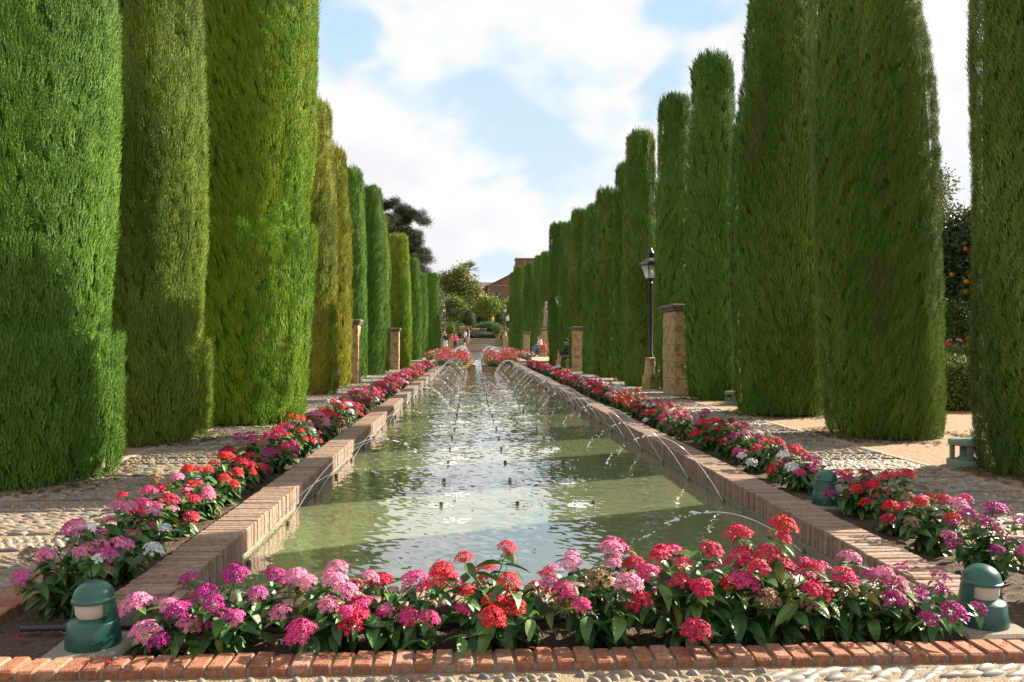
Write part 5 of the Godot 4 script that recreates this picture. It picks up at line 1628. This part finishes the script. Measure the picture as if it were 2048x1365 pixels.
func build_flowers() -> void:
	var fr := "front bed of pentas before the pool"
	var z := -3.06
	pentas("small pale pink pentas next to the bollard on the soil corner", Vector3(-1.13, -0.03, z), 0.20, 0.18, 8, ["pink"], 2, fr, 0.085)
	pentas("deep magenta pentas second along the front bed from the soil corner", Vector3(-0.88, -0.03, z), 0.28, 0.25, 16, ["magenta", "magenta", "orchid"], 2, fr)
	pentas("light pink pentas with browned heads between magenta and rose plants", Vector3(-0.53, -0.03, z - 0.02), 0.30, 0.24, 16, ["pink", "pink", "rose"], 2, fr)
	pentas("rose-pink pentas beside a bare gap showing the red brick wall", Vector3(-0.24, -0.03, z), 0.27, 0.24, 15, ["rose", "rose", "crimson"], 2, fr)
	pentas("bright red pentas in the middle of the front bed", Vector3(0.10, -0.03, z), 0.34, 0.28, 20, ["red", "crimson", "red"], 2, fr, 0.115)
	pentas("light pink pentas with faded seed heads beside the bright red one", Vector3(0.49, -0.03, z - 0.03), 0.33, 0.27, 17, ["pink", "pink", "rose"], 2, fr, 0.105)
	pentas("largest crimson pentas bush of the front bed", Vector3(0.84, -0.03, z), 0.36, 0.28, 21, ["crimson", "crimson", "rose"], 2, fr, 0.115)
	pentas("crimson-red pentas with the tallest heads of the front bed", Vector3(1.14, -0.03, z - 0.02), 0.39, 0.27, 21, ["crimson", "red", "crimson"], 2, fr, 0.11)
	pentas("leafy pentas with few dusty pink heads before the magenta end plant", Vector3(1.40, -0.03, z - 0.03), 0.32, 0.25, 15, ["pink", "rose"], 2, fr, 0.10)
	pentas("deep magenta pentas at the bollard end of the front bed", Vector3(1.66, -0.03, z), 0.27, 0.25, 18, ["magenta", "magenta", "orchid"], 2, fr)
	# beds along both sides
	var left := [["orchid", "orchid", "pink", "white"], ["orchid", "white", "pink"], ["crimson", "rose", "pink"], ["crimson", "crimson", "pink"], ["red", "scarlet"], ["red", "scarlet"], ["red", "magenta", "wine"], ["wine", "magenta"], ["rose", "crimson"], ["red", "magenta"]]
	var right := [["magenta", "orchid"], ["magenta", "magenta", "pink"], ["pink", "red", "rose"], ["red", "crimson"], ["magenta", "wine", "red"], ["white"], ["red", "white", "rose"], ["crimson", "red"], ["rose", "pink", "white"], ["wine", "magenta"]]
	var names := {"orchid": "orchid-pink", "white": "white", "pink": "light pink", "crimson": "crimson", "rose": "rose-pink", "red": "red", "scarlet": "scarlet", "magenta": "magenta", "wine": "wine-red"}
	for side in 2:
		var zz := -3.52 if side == 0 else -3.38
		var k := 0
		while zz > -34.2:
			var pal: Array = (left if side == 0 else right)[k] if k < 10 else [["red", "crimson", "scarlet"], ["wine", "red"], ["rose", "pink", "crimson"], ["red", "rose", "white"], ["magenta", "crimson"], ["pink", "rose"]][rng.randi() % 6]
			var detail := 2 if zz > -6.4 else (1 if zz > -14.0 else 0)
			var x := (-1.73 if side == 0 else 2.50) + rng.randf_range(-0.05, 0.05)
			if side == 0 and k < 2: x = -1.66
			var skip := (side == 1 and absf(zz + 5.46) < 0.22) or (side == 0 and (absf(zz + 5.54) < 0.16 or absf(zz + 8.5) < 0.16))
			if not skip:
				var cn: Array = []
				for q in pal:
					if not cn.has(names[q]): cn.append(names[q])
				var lb := " and ".join(cn.slice(0, 2)) + " pentas in the bed along the " + ("sunlit" if side == 0 else "shaded") + " cypress side of pool"
				pentas(lb, Vector3(x, -0.03, zz), rng.randf_range(0.28, 0.38), rng.randf_range(0.20, 0.25), (16 if detail == 2 else 18), pal, detail, "pentas bed along the " + ("sunlit" if side == 0 else "shaded") + " side", 0.10)
			zz -= 0.46 if zz > -12.0 else 0.52
			k += 1

func build_litter() -> void:
	# what has dropped: needles under the near cypresses, florets and leaves on soil, kerb and water
	var o := Node3D.new()
	o.name = "fallen_litter"
	add_child(o)
	tag(o, "brown fallen needles and loose florets scattered round the beds and tree feet", "litter", "", "stuff")
	var xf := []
	var co := []
	for t in [[-3.70, -6.85, 0.84], [-3.58, -9.4, 0.66], [-3.02, -11.4, 0.8], [5.02, -6.56, 0.78], [4.88, -9.4, 0.78], [4.70, -12.2, 0.74], [4.56, -15.4, 0.55]]:
		for k in 420:
			var a := rng.randf() * TAU
			var q: float = t[2] + absf(rng.randfn()) * 0.16 - 0.06
			xf.append(Transform3D(Basis.from_euler(Vector3(PI * 0.5 + rng.randf_range(-0.2, 0.2), rng.randf() * TAU, 0)).scaled(Vector3.ONE * rng.randf_range(0.25, 0.5)), Vector3(t[0] + cos(a) * q, 0.012, t[1] + sin(a) * q)))
			co.append(Color(0.13, 0.08, 0.04).lerp(Color(0.07, 0.075, 0.03), rng.randf()))
	swarm("fallen_needles", M.sprigs[0], M.cypress, xf, co, o)
	var fx := []
	var fc := []
	for k in 60:
		var p := Vector3(rng.randf_range(-1.8, 2.3), -0.018, rng.randf_range(-3.26, -2.88))
		if k % 6 == 0: p = Vector3(rng.randf_range(-1.4, 2.1), 0.040, rng.randf_range(-2.85, -2.76))
		elif k % 6 == 1: p = Vector3(XL + 0.12 if rng.randf() < 0.5 else XR - 0.12, COP + 0.006, rng.randf_range(-9.0, -3.6))
		elif k % 6 == 2: p = Vector3(rng.randf_range(-1.1, 1.8), WATER + 0.006, rng.randf_range(-8.0, -3.8))
		fx.append(Transform3D(Basis.from_euler(Vector3(rng.randf_range(-0.5, 0.5), rng.randf() * TAU, rng.randf_range(-0.5, 0.5))).scaled(Vector3.ONE * rng.randf_range(0.22, 0.34)), p))
		fc.append(Color.WHITE)
	swarm("fallen_florets", umbel_mesh(PET["crimson"], 0.04, false), M.petal, fx, fc, o)

func _ready() -> void:
	rng.seed = 20240611
	noise.seed = 7
	noise.frequency = 0.1
	noise.fractal_octaves = 3
	# camera
	var cam := Camera3D.new()
	cam.name = "camera"
	cam.fov = rad_to_deg(2.0 * atan(682.5 / 1650.0))
	cam.near = 0.05
	cam.far = 1200.0
	add_child(cam)
	cam.position = eye
	cam.rotation = Vector3(0, -atan(82.5 / 1650.0), 0)
	cam.current = true
	# light
	var exposure := 3.3
	var env := Environment.new()
	env.background_mode = Environment.BG_SKY
	env.sky = Sky.new()
	env.sky.sky_material = make_sky(exposure)
	env.sky_rotation = Vector3(0, PI, 0)
	env.tonemap_mode = Environment.TONE_MAPPER_LINEAR
	env.tonemap_exposure = exposure
	env.sdfgi_enabled = true
	env.ssao_enabled = true
	env.ssil_enabled = true
	var we := WorldEnvironment.new()
	we.name = "environment"
	we.environment = env
	add_child(we)
	var sun := DirectionalLight3D.new()
	sun.name = "sun"
	sun.light_energy = 1.6
	sun.light_color = Color(1.0, 0.955, 0.87)
	sun.light_angular_distance = 0.5
	sun.shadow_enabled = true
	add_child(sun)
	var el := deg_to_rad(30.5)
	var az := deg_to_rad(24.0)
	sun.look_at_from_position(Vector3(cos(el) * cos(az), sin(el), -cos(el) * sin(az)) * 50.0, Vector3.ZERO)

	make_materials()
	M.jet_sheet = mat(0.30, 0.34, 0.33, 0.12)
	M.sprigs = [sprig_mesh(), sprig_mesh(), sprig_mesh()]
	M.clump = clump_mesh(16, 0.26, 0.11, 0.055)
	M.small_clump = clump_mesh(14, 0.09, 0.042, 0.022)
	M.needle_clump = clump_mesh(26, 0.24, 0.13, 0.018)
	M.leaf_mesh = [leaf_mesh(0.5, 0.40), leaf_mesh(1.0, 0.36), leaf_mesh(1.5, 0.42), leaf_mesh(0.8, 0.46)]
	PET["orange"] = Color(0.8, 0.22, 0.02)
	M.umbel = {}
	for k in PET:
		M.umbel[k] = [umbel_mesh(PET[k], 0.050), umbel_mesh(PET[k], 0.045), umbel_mesh(PET[k], 0.037)]
	build_ground()
	build_pool()
	build_kerb()
	build_upper_level()
	build_far_end()
	build_cypresses()
	build_side_garden()
	build_row_things()
	build_fountains()
	build_flowers()
	build_litter()
	build_people()
